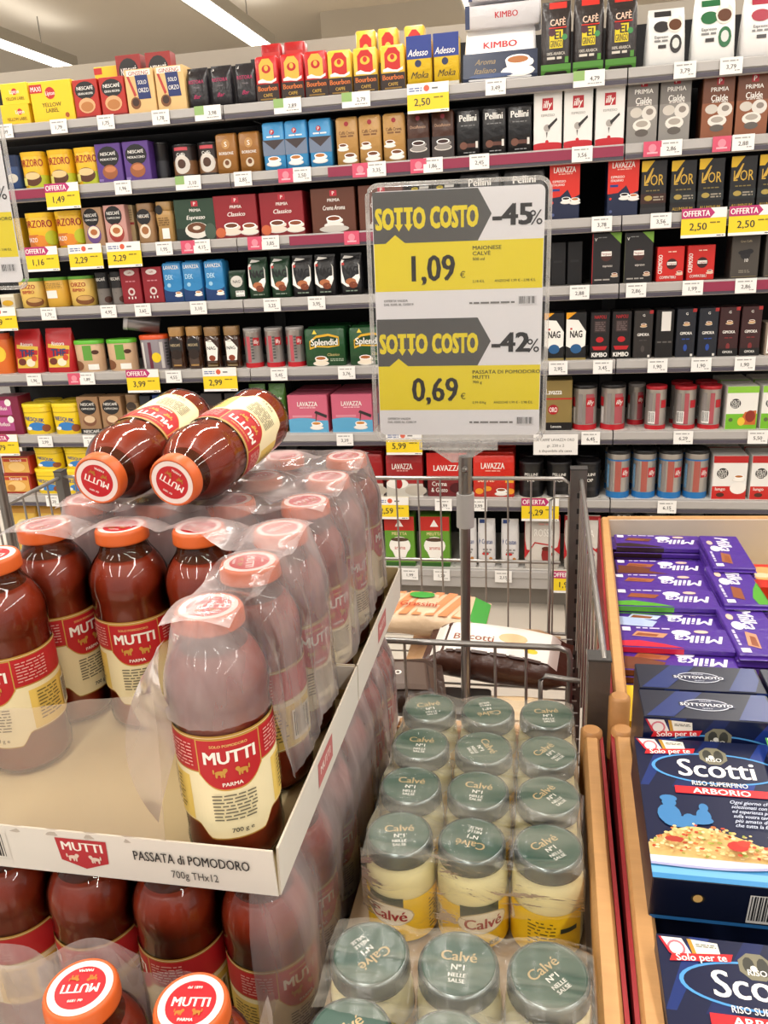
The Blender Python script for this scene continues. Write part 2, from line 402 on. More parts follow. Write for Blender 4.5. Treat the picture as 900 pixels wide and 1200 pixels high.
# ================================================================== PRODUCTS ON THE SHELVES
ORD = ['top shelf', 'second shelf', 'third shelf', 'fourth shelf', 'fifth shelf', 'sixth shelf', 'seventh shelf', 'bottom shelf']
POS = {1: [''], 2: ['left of two ', 'right of two '], 3: ['leftmost of three ', 'middle one of three ', 'rightmost of three '],
       4: ['leftmost of four ', 'second from left of four ', 'second from right of four ', 'rightmost of four '],
       5: ['leftmost of five ', 'second from left of five ', 'middle one of five ', 'fourth from left of five ', 'rightmost of five ']}
def body(kind, W, H, D, col, x):
    q = MB(); m = col if not isinstance(col, str) else M(col, .33 if kind != 'carton' else .4, bump=(.35 if kind in ('bag', 'brick') else 0), bscale=40)
    if kind == 'carton':
        b = .0012; q.rrect([(0, W-2*b, D-2*b, .001), (b, W, D, .002), (H-b, W, D, .002), (H, W-2*b, D-2*b, .001)], m, 1, False)
        q.box(-W/2+.004, -.0004, H-.0002, W/2-.004, .0004, H+.0004, M('#3a3632'))
    elif kind == 'brick':
        b = .004; q.rrect([(0, W-2*b, D-2*b, .004), (b, W, D, .006), (H*.93, W*.995, D, .006), (H*.97, W-2*b, D-2*b, .004), (H*.972, W-3*b, D*.3, .002), (H, W-3*b, D*.24, .001)], m, 2)
    elif kind == 'bag':
        q.rrect([(0, W*.92, D*.8, .01), (.03*H, W*.97, D*.95, .014), (.25*H, W, D, .018), (.7*H, W, D*.92, .018), (.86*H, W*.98, D*.5, .01), (.93*H, W*.96, D*.12, .003), (H, W*.95, .004, .001)], m, 3)
    elif kind == 'pouch':
        q.rrect([(0, W*.97, D*.95, .02), (.04*H, W, D, .02), (.5*H, W*.97, D*.72, .015), (.85*H, W*.93, D*.3, .006), (.9*H, W*.93, .006, .002), (H, W*.9, .004, .001)], m, 3)
    elif kind == 'tin':
        R = W/2; q.lathe([(R*.97, 0), (R, .003), (R*.985, .006), (R*.985, H*.90), (R, H*.905), (R, H*.915), (R*.95, H*.925)], m, 24)
    elif kind == 'tub':
        R = W/2; q.rrect([(0, W*.93, D*.93, W*.28), (.004, W*.97, D*.97, W*.3), (H*.88, W, D, W*.3), (H*.9, W*.96, D*.96, W*.28)], m, 4)
    elif kind == 'glassjar':
        g = M('#3a2216', .12, coat=.6); q.rrect([(0, W*.86, D*.86, .012), (.006, W*.96, D*.96, .016), (H*.35, W*.9, D*.9, .016), (H*.66, W, D, .018), (H*.76, W*.9, D*.9, .016), (H*.8, W*.74, D*.74, .014)], m if not isinstance(col, str) else g, 4)
    return q
def lid_mb(kind, W, H, D, lc):
    q = MB(); m = M(lc, .35)
    if kind == 'tin':
        R = W/2; q.lathe([(R*.97, H*.915), (R*1.0, H*.918), (R*1.0, H*.985), (R*.94, H), (R*.90, H*.992)], m, 24)
    elif kind == 'tub': q.rrect([(H*.88, W*1.03, D*1.03, W*.31), (H*.985, W*1.03, D*1.03, W*.31), (H, W*.97, D*.97, W*.29)], m, 4)
    else: q.rrect([(H*.79, W*.86, D*.86, .014), (H*.985, W*.9, D*.9, .015), (H, W*.84, D*.84, .013)], m, 4)
    return q
def front_map(kind, W, H, D):
    if kind in ('carton', 'brick'): return flat_map(-D/2), None
    if kind == 'tin': return cyl_map(W/2*.99), W/2
    if kind in ('tub',):
        r = W*.30; fl = W/2-r
        def f(a, b, e):
            s = abs(a); sg = 1 if a >= 0 else -1
            yy = D/2*(.97+.03*b/(H*.88))
            if s <= fl: return (a, -(yy+e), b)
            t = (s-fl)/r; return (sg*(fl+(r+e)*math.sin(t)), -(yy-r+(r+e)*math.cos(t)), b)
        return f, W*.4
    if kind == 'glassjar': return flat_map(-D/2*.98), None
    pr = {'bag': [(0, .8), (.03, .95), (.25, 1), (.7, .92), (.86, .5), (.93, .12), (1, .01)], 'pouch': [(0, .95), (.04, 1), (.5, .72), (.85, .3), (.9, .02), (1, .01)]}[kind]
    def f(a, b, e):
        v = b/H
        for (v0, s0), (v1, s1) in zip(pr, pr[1:]):
            if v <= v1: s = s0+(s1-s0)*max(0, (v-v0))/(v1-v0); break
        else: s = pr[-1][1]
        return (a, -(D/2*s+e+.0008), b)
    return f, None
PROD = []      # (shelf, centre column, noun) for wording the price tags
def fit(*parts):
    "a label of at most 16 words: drop the last comma phrase of the wording first, then articles"
    hd, rest, place = parts; s = f'{hd} {rest}{place}'
    if len(s.split()) > 16 and ',' in rest: rest = rest.rsplit(',', 1)[0] if rest.count(',') else rest; s = f'{hd} {rest}{place}'
    for w_ in (' the ', ' a ', ' small ', ' and '):
        if len(s.split()) > 16: s = s.replace(w_, ', ' if w_ == ' and ' else ' ', 1)
    return s.replace('  ', ' ')
def stock(k, kind, col, depth, design, head, rest, cat, items, lid=None, yf=2.868, back=0, zoff=0.0, side=None, tilt=0, name=None, wf=.955, lift_from=None):
    "one run of alike products standing on shelf k, left to right"
    zb = DECKTOP[k]+zoff; dims = []
    for xl, xr, top in items:
        P = at((xl+xr)/2, top, Y=yf); h = P.z-zb; py = (top+proj((P.x, yf, zb))[1])/2
        a = at(xl, py, Y=yf).x; b = at(xr, py, Y=yf).x; dims.append(((a+b)/2, (b-a)*wf, h))
    W = sum(d[1] for d in dims)/len(dims); H = sum(d[2] for d in dims)/len(dims)
    W = min(W, min((b[0]-a[0])*.985 for a, b in zip(dims, dims[1:])) if len(dims) > 1 else W)
    D = depth if depth else (W if kind in ('tin',) else W*.8)
    if kind == 'tin': D = W
    nm = name or head.split(' with')[0].split()[-1]
    nm = nm if '_' in nm else {'pack': 'coffee_pack', 'box': 'coffee_box', 'tin': 'coffee_tin', 'bag': 'coffee_bag', 'jar': 'coffee_jar', 'can': 'drink_can', 'tub': 'drink_tub', 'pouch': 'coffee_pouch', 'carton': 'pod_carton'}.get(nm, nm)
    me = body(kind, W, H, D, col, 0).mesh(nm)
    if kind in ('tin', 'bag', 'brick', 'pouch', 'tub', 'glassjar'): me.set_sharp_from_angle(angle=math.radians(50))
    fm, R = front_map(kind, W, H, D)
    d = Dec(fm, R, W if kind not in ('tin', 'tub') else W*(1.45 if kind == 'tin' else 1.22), H); d.nv = 14 if kind in ('bag', 'pouch') else 0; d.ops(design)
    dm = d.mb.mesh('front_print')
    lm = lid_mb(kind, W, H, D, lid).mesh('lid') if lid else None
    n = len(items); rnd = random.Random(k*100+n+int(items[0][0]))
    rows = 1+back
    for r in range(rows):
        for i, (cx, _, h) in enumerate(dims):
            y = yf+D/2+r*(D+.012)+rnd.uniform(0, .004)
            o = link(nm, me, None, (cx, y, zb), (0, 0, math.radians(rnd.uniform(-1, 1)*1.2+tilt)))
            place = f', {ORD[k]}' if not lift_from else f', {lift_from}'
            if r: place = f', {["", "second", "third"][r]} row, {ORD[k]}'
            hd = POS[n][i] + (head + ('s' if n > 1 and not head.endswith('x') else ('es' if n > 1 else '')))
            tag(o, fit(hd, rest, place), cat, f'{head}s on the {ORD[k]}' if n > 1 or back else None)
            link('front_print', dm, o)
            if lm: link('lid', lm, o)
    PROD.append((k, items[0][0], items[-1][1], head))

Y_, K_, W_, G_ = '#e8b51c', '#1c1a1b', '#efece6', '#b98d3a'
A_ = ('#a01e2c',)
# ---- top shelf
stock(0, 'carton', '#edc51d', .09, [('o', .68, .62, .09, '#c02a26'), ('t', 'Lipton', .68, .62, .18, W_, {'w': .3}), ('t', 'YELLOW LABEL', .55, .28, .16, '#6a4a10', {'w': .7}), ('r', 0, 0, 1, .05, '#d29a18')], 'yellow tea box', 'lying flat, lower of a stack, left end', 'tea box', [(0, 35, 122)], name='tea_box')
stock(0, 'carton', '#f0cb22', .09, [('o', .5, .6, .1, '#c02a26'), ('t', 'Lipton', .5, .6, .18, W_, {'w': .34}), ('t', 'YELLOW LABEL', .5, .28, .16, '#6a4a10', {'w': .7})], 'yellow tea box', 'lying on another tea box, left end', 'tea box', [(0, 33, 97)], zoff=at(17, 123, Y=2.868).z-DECKTOP[0]+.001, name='tea_box')
stock(0, 'carton', '#f0c820', .10, [('r', 0, .72, .3, .93, '#c02a26'), ('t', 'MAXI', .15, .82, .12, W_, {'w': .24}), ('o', .48, .7, .12, '#c02a26'), ('t', 'Lipton', .48, .7, .1, W_, {'w': .22}), ('t', 'YELLOW', .48, .42, .1, '#4a3a14', {}), ('t', 'LABEL', .48, .28, .1, '#4a3a14', {}), ('o', .82, .14, .05, '#a8501c')], 'large yellow tea box', 'with a red corner flash', 'tea box', [(35, 86, 94)], name='tea_box')
stock(0, 'carton', '#ecc628', .05, [('r', 0, .7, .3, .95, '#c02a26'), ('t', 'YELLOW', .5, .5, .12, '#4a3a14', {})], 'yellow tea box', 'behind the red coffee boxes', 'tea box', [(110, 143, 77)], yf=2.985, zoff=.10, name='tea_box')
neso = [('e', .5, .72, .42, .23, K_), ('t', 'NESCAFÉ', .5, .78, .09, W_, {'w': .66, 'b': .05}), ('t', 'GRAN AROMA', .5, .64, .06, W_, {'w': .62}), ('e', .5, .33, .34, .2, '#d9a878'), ('e', .5, .3, .26, .13, '#b87840'), ('r', 0, 0, 1, .06, '#7a1412')]
stock(0, 'carton', '#b42a1e', .08, neso, 'red coffee box', 'with black oval and cup', 'coffee box', [(86, 116, 93), (116, 147, 89)])
stock(0, 'carton', '#ddb87c', .09, [('r', .08, .85, .92, .98, '#f0eadd'), ('t', 'GINSENG', .5, .91, .09, '#a3262a', {'w': .8}), ('p', [(.42, .32), (.86, .32), (.8, .86), (.36, .86)], '#1d2c66'), ('t', 'SOLO', .6, .7, .09, W_, {'w': .3}), ('t', 'ORZO', .62, .52, .1, W_, {'w': .36}), ('o', .3, .24, .18, '#7b4a24'), ('o', .3, .26, .12, '#3a2012'), ('p', [(.08, .85), (.16, .85), (.36, .42), (.28, .38)], '#b83a34')], 'cream and blue box', 'of ginseng coffee', 'coffee box', [(147, 182, 80), (182, 218, 77)])
stock(0, 'carton', '#8f2420', .05, [('e', .5, .5, .4, .4, K_), ('t', 'NESCAFÉ', .5, .5, .22, W_, {'w': .62})], 'small red coffee box', 'lying behind and above the ginseng boxes', 'coffee box', [(137, 165, 64), (167, 204, 60)], yf=2.965, zoff=.10, wf=.9)
stock(0, 'bag', '#1f1c20', .05, [('t', '5', .16, .9, .07, W_, {}), ('t', 'RISTORA', .5, .64, .09, '#b0265a', {'w': .7}), ('t', 'Miscela', .5, .5, .04, '#8a8086', {'w': .5}), ('t', 'Bar', .5, .28, .1, '#b0265a', {'s': .4})], 'pink-lettered black coffee bag', 'with crumpled top', 'coffee bag', [(217, 243, 78), (244, 272, 75), (274, 300, 72)])
bour = lambda a, b: [('r', 0, 0, 1, .38, '#2a1a14'), ('p', [(.18, .42), (.82, .42), (.82, .8), (.65, .92), (.35, .92), (.18, .8)], b), ('e', .5, .7, .2, .09, a), ('e', .5, .72, .09, .06, b), ('p', [(.1, .46), (.3, .5), (.5, .45), (.7, .44), (.92, .5), (.92, .44), (.7, .39), (.4, .41), (.1, .41)], W_), ('t', 'Bourbon', .5, .29, .11, '#d3702c', {'b': .06, 'w': .84}), ('t', 'CAFFE', .5, .14, .07, '#caa13a', {'w': .4}), ('r', .15, .04, .85, .07, '#8a6a2a')]
stock(0, 'brick', '#b81c1e', .05, bour('#b81c1e', '#dcae42'), 'red coffee pack', 'with a gold arch and orange lettering', 'coffee pack', [(298, 327, 66), (328, 356, 61), (357, 383, 56)])
stock(0, 'brick', '#dcb53c', .05, bour('#e0b63c', '#c0241e'), 'gold and black coffee pack', 'with a red arch', 'coffee pack', [(383, 412, 55), (413, 443, 54), (445, 475, 52)])
stock(0, 'brick', '#a51a1c', .05, [('r', .1, .2, .9, .7, '#c02a26')], 'plain red coffee pack', 'behind and above the red coffee packs', 'coffee pack', [(307, 329, 49), (331, 359, 48)], yf=2.97, zoff=.10)
stock(0, 'brick', '#dcb53c', .05, [('p', [(.2, .1), (.8, .1), (.8, .7), (.6, .85), (.4, .85), (.2, .7)], '#c0241e'), ('e', .5, .45, .15, .12, '#e6c050')], 'gold coffee pack', 'with red arch, stacked in the upper back row', 'coffee pack', [(417, 440, 35), (442, 467, 28), (473, 498, 30)], yf=2.95, zoff=.10)
stock(0, 'brick', '#d9b31e', .06, [('r', 0, .56, 1, 1, '#1d3484'), ('t', 'Adesso', .45, .68, .13, W_, {'s': .3, 'w': .8}), ('o', .45, .47, .13, '#222a50'), ('t', 'Moka', .5, .25, .13, '#4a3a10', {'s': .4, 'w': .7}), ('r', 0, 0, 1, .08, '#c9c4b8')], 'blue and yellow coffee pack', 'with a crumpled top', 'coffee pack', [(475, 507, 42), (508, 538, 37)])
kb = [('r', 0, 0, 1, .52, '#15233f'), ('e', .3, .5, .3, .02, '#15233f'), ('t', 'KIMBO', .5, .66, .12, '#b3202a', {'b': .07, 'sx': 1.25, 'w': .52}), ('t', 'Aroma', .3, .36, .1, '#8a744c', {'s': .4, 'w': .28}), ('t', 'Italiano', .3, .2, .1, '#8a744c', {'s': .4, 'w': .4}), ('c', .74, .28, .17, '#e9e6e2', '#a3622c'), ('e', .38, .1, .3, .04, '#223a66')]
stock(0, 'pouch', '#e8e6e6', .13, kb, 'large white and navy coffee pack', 'with a cup, beside blue and yellow packs', 'coffee pack', [(540, 632, 25)])
stock(0, 'brick', '#d9d7da', .11, [('t', 'KIMBO', .55, .5, .26, '#b3202a', {'b': .06, 'w': .3}), ('r', 0, 0, .06, 1, '#1d2c52')], 'white coffee pack', 'lying crosswise on the large white pack, lower one', 'coffee pack', [(543, 636, 2)], yf=2.90, zoff=at(590, 32, Y=2.9).z-DECKTOP[0]+.004)
stock(0, 'brick', '#d3d1d6', .11, [('t', 'KIMBO', .5, .5, .26, '#b3202a', {'b': .06, 'w': .3}), ('r', 0, 0, .06, 1, '#1d2c52')], 'white coffee pack', 'lying crosswise on the large white pack, upper one', 'coffee pack', [(546, 634, -24)], yf=2.90, zoff=at(590, 1, Y=2.9).z-DECKTOP[0]+.006)
stock(0, 'bag', '#2a2322', .07, [('r', 0, 0, 1, .15, '#4f8a34'), ('p', [(.26, .62), (.84, .62), (.84, .99), (.26, .99)], '#c42a20'), ('t', 'CAFÈ', .55, .7, .09, '#f0c8b0', {'w': .5, 'b': .05}), ('r', .28, .36, .72, .6, '#d9c21c'), ('t', 'EL', .6, .53, .1, '#2a2322', {'b': .08}), ('t', 'GRINGO', .5, .42, .09, '#2a2322', {'w': .4, 'b': .06}), ('o', .36, .57, .12, '#4a1e2c'), ('o', .78, .5, .09, '#3f8a4c'), ('t', '100% ARABICA', .5, .29, .04, '#cfc8bc', {'w': .6}), ('l', .2, .2, .8, .26, 1, '#cfc8bc'), ('r', .8, .16, .92, .24, '#4f8a34')], 'black coffee bag', 'with red top and green foot', 'coffee bag', [(634, 670, -3), (671, 709, -6), (710, 748, -9)])
po = lambda c: [('r', .2, .86, .62, .97, c), ('e', .38, .68, .2, .1, c), ('t', 'Espresso', .38, .5, .05, '#555558', {'w': .34}), ('l', .2, .4, .54, .46, 1, '#777'), ('r', .3, .3, .5, .36, '#332f30'), ('e', .72, .72, .2, .16, '#d8d0c6'), ('e', .72, .7, .16, .1, '#5a3420'), ('e', .74, .36, .15, .16, c), ('e', .74, .37, .09, .09, '#c9cdc8')]
stock(0, 'pouch', '#dcdbd8', .09, po('#2a2829'), 'white coffee pouch', 'with black oval, beside the black bags', 'coffee pouch', [(757, 806, 6)])
stock(0, 'pouch', '#e2e1de', .09, po('#1f6238'), 'white coffee pouch', 'with green oval, in the middle of the pouches', 'coffee pouch', [(812, 866, -8)])
stock(0, 'pouch', '#dedbd9', .09, po('#9a1c34'), 'white coffee pouch', 'with dark red oval, at the right end', 'coffee pouch', [(870, 930, -10)])
# ---- second shelf
stock(1, 'tub', '#26406e', .06, [('e', .5, .3, .3, .12, '#c8c2b4'), ('r', .1, .6, .9, .9, '#16274a')], 'dark blue tub', 'at the left end', 'tub', [(4, 21, 177)], name='drink_tub')
orz = [('r', -.1, .88, 1.1, 1, '#e8b81e'), ('r', .35, .0, 1.1, .35, '#b8bf2a'), ('t', 'ORZORO', .5, .7, .2, '#9a1c22', {'b': .05, 'w': .8}), ('e', .5, .26, .3, .2, '#5a331c'), ('e', .5, .34, .26, .1, '#e0c48c'), ('r', .02, .08, .3, .3, '#d8cf6c')]
stock(1, 'tub', '#e6b41e', .075, orz, 'yellow barley drink can', 'with green fields', 'drink can', [(22, 50, 178), (51, 84, 175), (85, 113, 172)], name='drink_can')
nesp = [('e', .5, .66, .42, .27, K_), ('t', 'NESCAFÉ', .5, .74, .08, W_, {'w': .6, 'b': .05}), ('t', 'MOKACCINO', .5, .6, .06, W_, {'w': .66}), ('e', .5, .27, .3, .19, '#9a5a34'), ('e', .52, .34, .22, .08, '#c07a50'), ('r', .03, .04, .2, .1, '#8a74b4')]
stock(1, 'carton', '#5a3a86', .07, nesp, 'purple coffee box', 'with black oval and brown cup', 'coffee box', [(112, 143, 168), (144, 176, 165)])
stock(1, 'tin', '#1d1b1e', 0, [('r', .1, .1, .9, .5, '#2a2a30')], 'black coffee tin', 'beside the purple boxes', 'coffee tin', [(178, 196, 166)], lid='#19181a', yf=2.9)
stock(1, 'tin', '#2c2220', 0, [('r', -.1, .08, 1.1, .5, '#7a5434'), ('o', .5, .38, .24, '#d6cfc6'), ('o', .5, .4, .12, '#4a2e1e'), ('r', .3, .8, .7, .9, '#c24a54'), ('t', 'Caffè', .5, .68, .1, W_, {'w': .5})], 'brown coffee tin', 'with cup and black lid', 'coffee tin', [(196, 228, 168), (229, 255, 166)], lid='#1c1b1c')
stock(1, 'brick', '#97652c', .06, [('e', .5, .72, .2, .12, '#b98a50'), ('t', 'S', .5, .72, .12, W_, {'b': .04}), ('t', 'BORBONE', .5, .5, .07, W_, {'w': .7}), ('o', .5, .25, .2, '#cfc0a8'), ('o', .5, .27, .11, '#6a3c1a')], 'tall brown coffee pack', 'with small white cup', 'coffee pack', [(253, 277, 155), (279, 305, 153)], back=1)
stock(1, 'brick', '#3f94cc', .07, [('r', 0, .3, 1, .62, '#3f3434'), ('p', [(.0, .62), (.5, .42), (1, .62), (1, .3), (.0, .3)], '#6f7d94'), ('o', .45, .78, .11, '#b22a3a'), ('t', 'P', .45, .78, .07, W_, {}), ('l', .2, .66, .8, .71, 1, W_), ('c', .45, .2, .26, '#f2efe9', '#b5702e')], 'light blue coffee pack', 'with a white cup', 'coffee pack', [(307, 334, 138), (335, 359, 141), (360, 390, 139)])
stock(1, 'brick', '#b68b4e', .06, [('o', .5, .84, .1, '#a02c34'), ('t', 'Caffè Crema', .5, .66, .07, '#5a3316', {'w': .7}), ('l', .2, .56, .8, .62, 1, '#7a5430'), ('c', .3, .38, .2, '#eee8de', '#6e3f1f'), ('c', .6, .16, .26, '#f2ede4', '#6e3f1f')], 'gold coffee pack', 'with two cups', 'coffee pack', [(393, 420, 137), (421, 446, 134), (447, 476, 129)])
stock(1, 'brick', '#4a2c20', .06, [('o', .5, .86, .1, '#8a2a34'), ('r', 0, 0, 1, .45, '#3a3231'), ('t', 'Decaffeinato', .5, .68, .06, '#c8a080', {'w': .7}), ('c', .5, .3, .3, '#8f8984', '#3a2018')], 'dark brown coffee pack', 'with grey cup', 'coffee pack', [(477, 503, 130), (505, 533, 128)])
pel = [('t', 'Pellini', .5, .8, .14, W_, {'b': .07, 'w': .72}), ('l', .2, .62, .8, .66, 1, '#777'), ('r', .3, .18, .9, .26, '#5a3226'), ('e', .3, .22, .16, .08, '#6e4434'), ('r', .82, .16, .92, .3, '#d8d4cc'), ('l', .3, .05, .8, .09, 1, '#888')]
stock(1, 'brick', '#1b1a1c', .06, pel, 'black coffee pack', 'with white lettering', 'coffee pack', [(534, 563, 127), (564, 594, 123), (595, 623, 122)])
ill = [('r', 0, 0, 1, .1, '#c01f2a'), ('e', .5, .1, .5, .03, '#c01f2a'), ('r', .3, .66, .68, .86, '#b31c28'), ('t', 'illy', .49, .76, .12, W_, {'b': .05, 's': .2, 'w': .3}), ('t', 'ESPRESSO', .5, .58, .04, '#9a9894', {'w': .5}), ('o', .48, .37, .12, '#a7a19b'), ('p', [(.5, .4), (.82, .53), (.84, .49), (.54, .34)], '#2f2b2b'), ('p', [(.44, .3), (.5, .3), (.47, .2)], '#6a6664'), ('o', .48, .14, .06, '#c01f2a')]
stock(1, 'carton', '#e6e4e0', .09, ill, 'white coffee box', 'with red square and red foot', 'coffee box', [(625, 659, 105), (660, 695, 101), (697, 733, 98)])
pri = lambda bg, lo: [('r', 0, 0, 1, .58, lo), ('r', .42, .87, .64, .99, '#a6202c'), ('t', 'P', .53, .93, .08, W_, {'b': .05}), ('t', 'PRIMIA', .53, .8, .07, W_, {'w': .6}), ('t', 'Cialde', .53, .66, .1, W_, {'w': .52, 'b': .05}), ('l', .3, .58, .8, .61, 1, '#d8d0c8'), ('e', .3, .48, .2, .08, '#c9c2b8'), ('e', .72, .46, .24, .12, '#d8d3cb'), ('e', .74, .48, .12, .05, '#8a8078'), ('e', .5, .28, .3, .1, '#e2ddd4'), ('e', .5, .3, .2, .05, '#a9a096'), ('e', .5, .16, .22, .06, '#5f5852')]
stock(1, 'carton', '#76716d', .11, pri('#76716d', '#8c8883'), 'tall grey coffee pod box', 'with white pods', 'coffee box', [(735, 771, 91), (772, 811, 89)])
stock(1, 'carton', '#6b3f2a', .11, pri('#6b3f2a', '#8a5234'), 'tall brown coffee pod box', 'with white pods', 'coffee box', [(823, 861, 89), (862, 902, 87)])
# ---- third shelf
stock(2, 'tub', '#d8b02a', .06, [], 'yellow drink can', 'partly hidden by the left sign', 'drink can', [(17, 25, 251)], name='drink_can', yf=2.9)
orz2 = [('r', -.1, .88, 1.1, 1, '#efc024'), ('t', 'ORZORO', .5, .7, .2, '#9a1c22', {'b': .05, 'w': .84}), ('r', .12, .06, .5, .4, '#c8702c'), ('t', 'ORZO', .3, .26, .12, W_, {'w': .3}), ('e', .55, .22, .22, .16, '#e08a2c'), ('e', .88, .3, .2, .2, '#b8bf2a')]
stock(2, 'tub', '#e6b41e', .075, orz2, 'yellow barley drink can', 'with orange cup', 'drink can', [(26, 61, 249), (62, 95, 247)], name='drink_can')
nesk = lambda c: [('e', .45, .74, .4, .24, K_), ('t', 'NESCAFÉ', .45, .8, .08, W_, {'w': .6}), ('t', 'CAPPUCCINO', .45, .68, .05, W_, {'w': .6}), ('e', .5, .3, .36, .24, c), ('e', .5, .36, .3, .16, '#efdcc4'), ('e', .5, .36, .18, .08, '#b06a3a')]
stock(2, 'carton', '#a88464', .07, nesk('#6a4a86'), 'beige coffee box', 'with frothy cup and purple cup rim', 'coffee box', [(97, 121, 243)])
stock(2, 'carton', '#c4928a', .07, nesk('#a03a34'), 'pinkish coffee box', 'with frothy cup and red cup rim', 'coffee box', [(122, 148, 240)])
stock(2, 'carton', '#b8a27a', .07, [('r', .2, .5, 1, .56, '#9a3030'), ('l', .2, .6, .9, .9, 5, '#8a7a5a')], 'narrow beige box', 'between pinkish box and gold jar', 'coffee box', [(149, 157, 240)], yf=2.9)
stock(2, 'glassjar', M('#a4805c', .3), 0, [('e', .5, .66, .4, .2, K_), ('t', 'NESCAFÉ', .5, .68, .08, W_, {'w': .6}), ('e', .5, .3, .3, .18, '#e8d8c4'), ('e', .5, .32, .2, .1, '#a0683c')], 'gold coffee tin', 'with black oval and frothy cup', 'coffee jar', [(158, 180, 238)], lid='#8a6844')
stock(2, 'glassjar', M('#b08a52', .3), 0, [('e', .3, .8, .2, .12, K_), ('r', .35, .08, .75, .34, W_), ('l', .2, .4, .8, .62, 4, '#7a5a30')], 'gold coffee tin', 'turned to show its barcode', 'coffee jar', [(181, 203, 236)], lid='#a07c48')
prb = lambda x: [('r', .44, .82, .6, .95, '#b8283a'), ('t', 'P', .52, .885, .08, W_, {'b': .05}), ('t', 'PRIMIA', .52, .73, .07, W_, {'w': .35}), ('t', x, .52, .56, .1, W_, {'w': .5, 'b': .04, 's': .2})]
stock(2, 'carton', '#28402f', .10, prb('Espresso')+[('r', 0, 0, 1, .3, '#1c2a20'), ('e', .52, .24, .3, .2, '#e3ded4'), ('e', .52, .3, .24, .13, '#6a4026'), ('e', .52, .3, .1, .05, '#d8cfc0'), ('e', .85, .2, .14, .2, '#46584a')], 'dark green coffee box', 'with white coffee cup', 'coffee box', [(204, 253, 233)])
stock(2, 'carton', '#8c1d26', .10, prb('Classico')+[('r', 0, 0, 1, .12, '#7a1a20'), ('c', .38, .24, .17, '#e6d8c8', '#6a3a22'), ('c', .8, .22, .16, '#efe2d4', '#8a4a2a'), ('e', .12, .14, .12, .12, '#c8643c')], 'dark red coffee box', 'with two cups', 'coffee box', [(250, 302, 229), (303, 357, 224)])
stock(2, 'carton', '#5f3322', .10, prb('Crema Aroma')+[('c', .5, .26, .17, '#e8e4de', '#7a3c1c'), ('e', .5, .08, .34, .08, '#c8c2ba')], 'brown coffee box', 'with white cup, left of and behind the sign', 'coffee box', [(363, 417, 220), (419, 474, 216)])
stock(2, 'bag', '#1c1a1a', .06, [('e', .3, .85, .15, .04, '#d8c23a'), ('r', .5, .84, .9, .9, W_)], 'black coffee bag', 'with white flashes, behind the top edge of the sign', 'coffee bag', [(477, 505, 212), (506, 535, 211)])
stock(2, 'brick', '#1b1a1c', .06, pel, 'large black coffee pack', 'with white lettering, rising above the sign', 'coffee pack', [(538, 587, 200), (589, 640, 198)])
lav = [('p', [(0, .38), (.35, .4), (.6, .52), (.75, .36), (1, .42), (1, 1), (0, 1)], '#cf2c20'), ('t', 'LAVAZZA', .5, .87, .1, W_, {'b': .06, 'w': .72}), ('l', .3, .78, .75, .81, 1, '#f0c0b0'), ('t', 'ESPRESSO', .32, .67, .04, W_, {'w': .45}), ('t', 'ITALIANO', .3, .61, .04, W_, {'w': .4}), ('r', .08, .5, .34, .54, '#243a80'), ('c', .55, .34, .14, '#e9e4de', '#2a1610'), ('c', .85, .32, .14, '#e9e4de', '#b5703a'), ('o', .1, .3, .04, '#cf2c20'), ('o', .12, .08, .05, '#4a5684')]
stock(2, 'carton', '#17213f', .10, lav, 'red and navy coffee box', 'directly right of the sign', 'coffee box', [(643, 680, 190)])
stock(2, 'carton', '#17213f', .10, lav, 'red and navy coffee box', 'standing beside the black capsule boxes', 'coffee box', [(711, 749, 184)])
lor = lambda c: [('p', [(.0, .8), (.2, .8), (.5, 1), (0, 1)], '#d8ae1e'), ('t', "L'OR", .5, .64, .2, '#c9a23c', {'w': .76, 'b': .01}), ('p', [(.12, .56), (.3, .6), (.48, .86), (.42, .86)], '#c9a23c'), ('l', .2, .42, .8, .46, 1, '#7a6a3a'), ('r', .0, .2, 1, .38, c), ('e', .3, .3, .16, .05, '#a89248'), ('l', .5, .24, .9, .34, 2, '#9a9080')]
stock(2, 'carton', '#1d1b1d', .10, lor('#3a1e16')+[('r', 0, 0, 1, .12, '#2c2a2c')], 'black and gold capsule box', 'beside the red and navy box', 'coffee box', [(751, 782, 188)])
stock(2, 'carton', '#19181a', .10, lor('#1f2426')+[('r', 0, 0, 1, .14, '#232123'), ('t', 'ALUMINIUM', .5, .07, .06, '#b8953c', {'w': .8})], 'black-gold capsule box', 'on a shared dark tray', 'coffee box', [(785, 817, 187), (818, 849, 185), (855, 887, 183), (888, 920, 181)])
# ---- fourth shelf
stock(3, 'carton', '#d8cfb8', .07, [('e', .5, .4, .4, .2, '#d8a828'), ('r', 0, .8, 1, 1, '#e9e2d2')], 'white and yellow box', 'under the left sign corner', 'box', [(0, 17, 345)], name='cereal_box')
orb = lambda t: [('r', -.1, .9, 1.1, 1, '#5f9a34'), ('t', 'ORZO', .5, .72, .14, '#a8322a', {'b': .05, 'w': .66}), ('t', 'BIMBO', .5, .54, .11, '#a8322a', {'b': .05, 'w': .6}), ('e', .65, .2, .3, .16, '#7c4a20'), ('e', .65, .26, .24, .08, '#caa05c')]
stock(3, 'tub', '#dcb75c', .075, orb(0), 'cream barley can', 'with green rim and red lettering', 'drink can', [(19, 48, 327), (77, 107, 323)], name='drink_can')
stock(3, 'tub', '#dba93c', .075, [('r', -.1, .9, 1.1, 1, '#5f9a34'), ('r', .2, .3, .6, .56, W_), ('l', .2, .62, .8, .82, 4, '#a5803c')], 'orange barley can', 'turned to its barcode side', 'drink can', [(49, 76, 325)], name='drink_can')
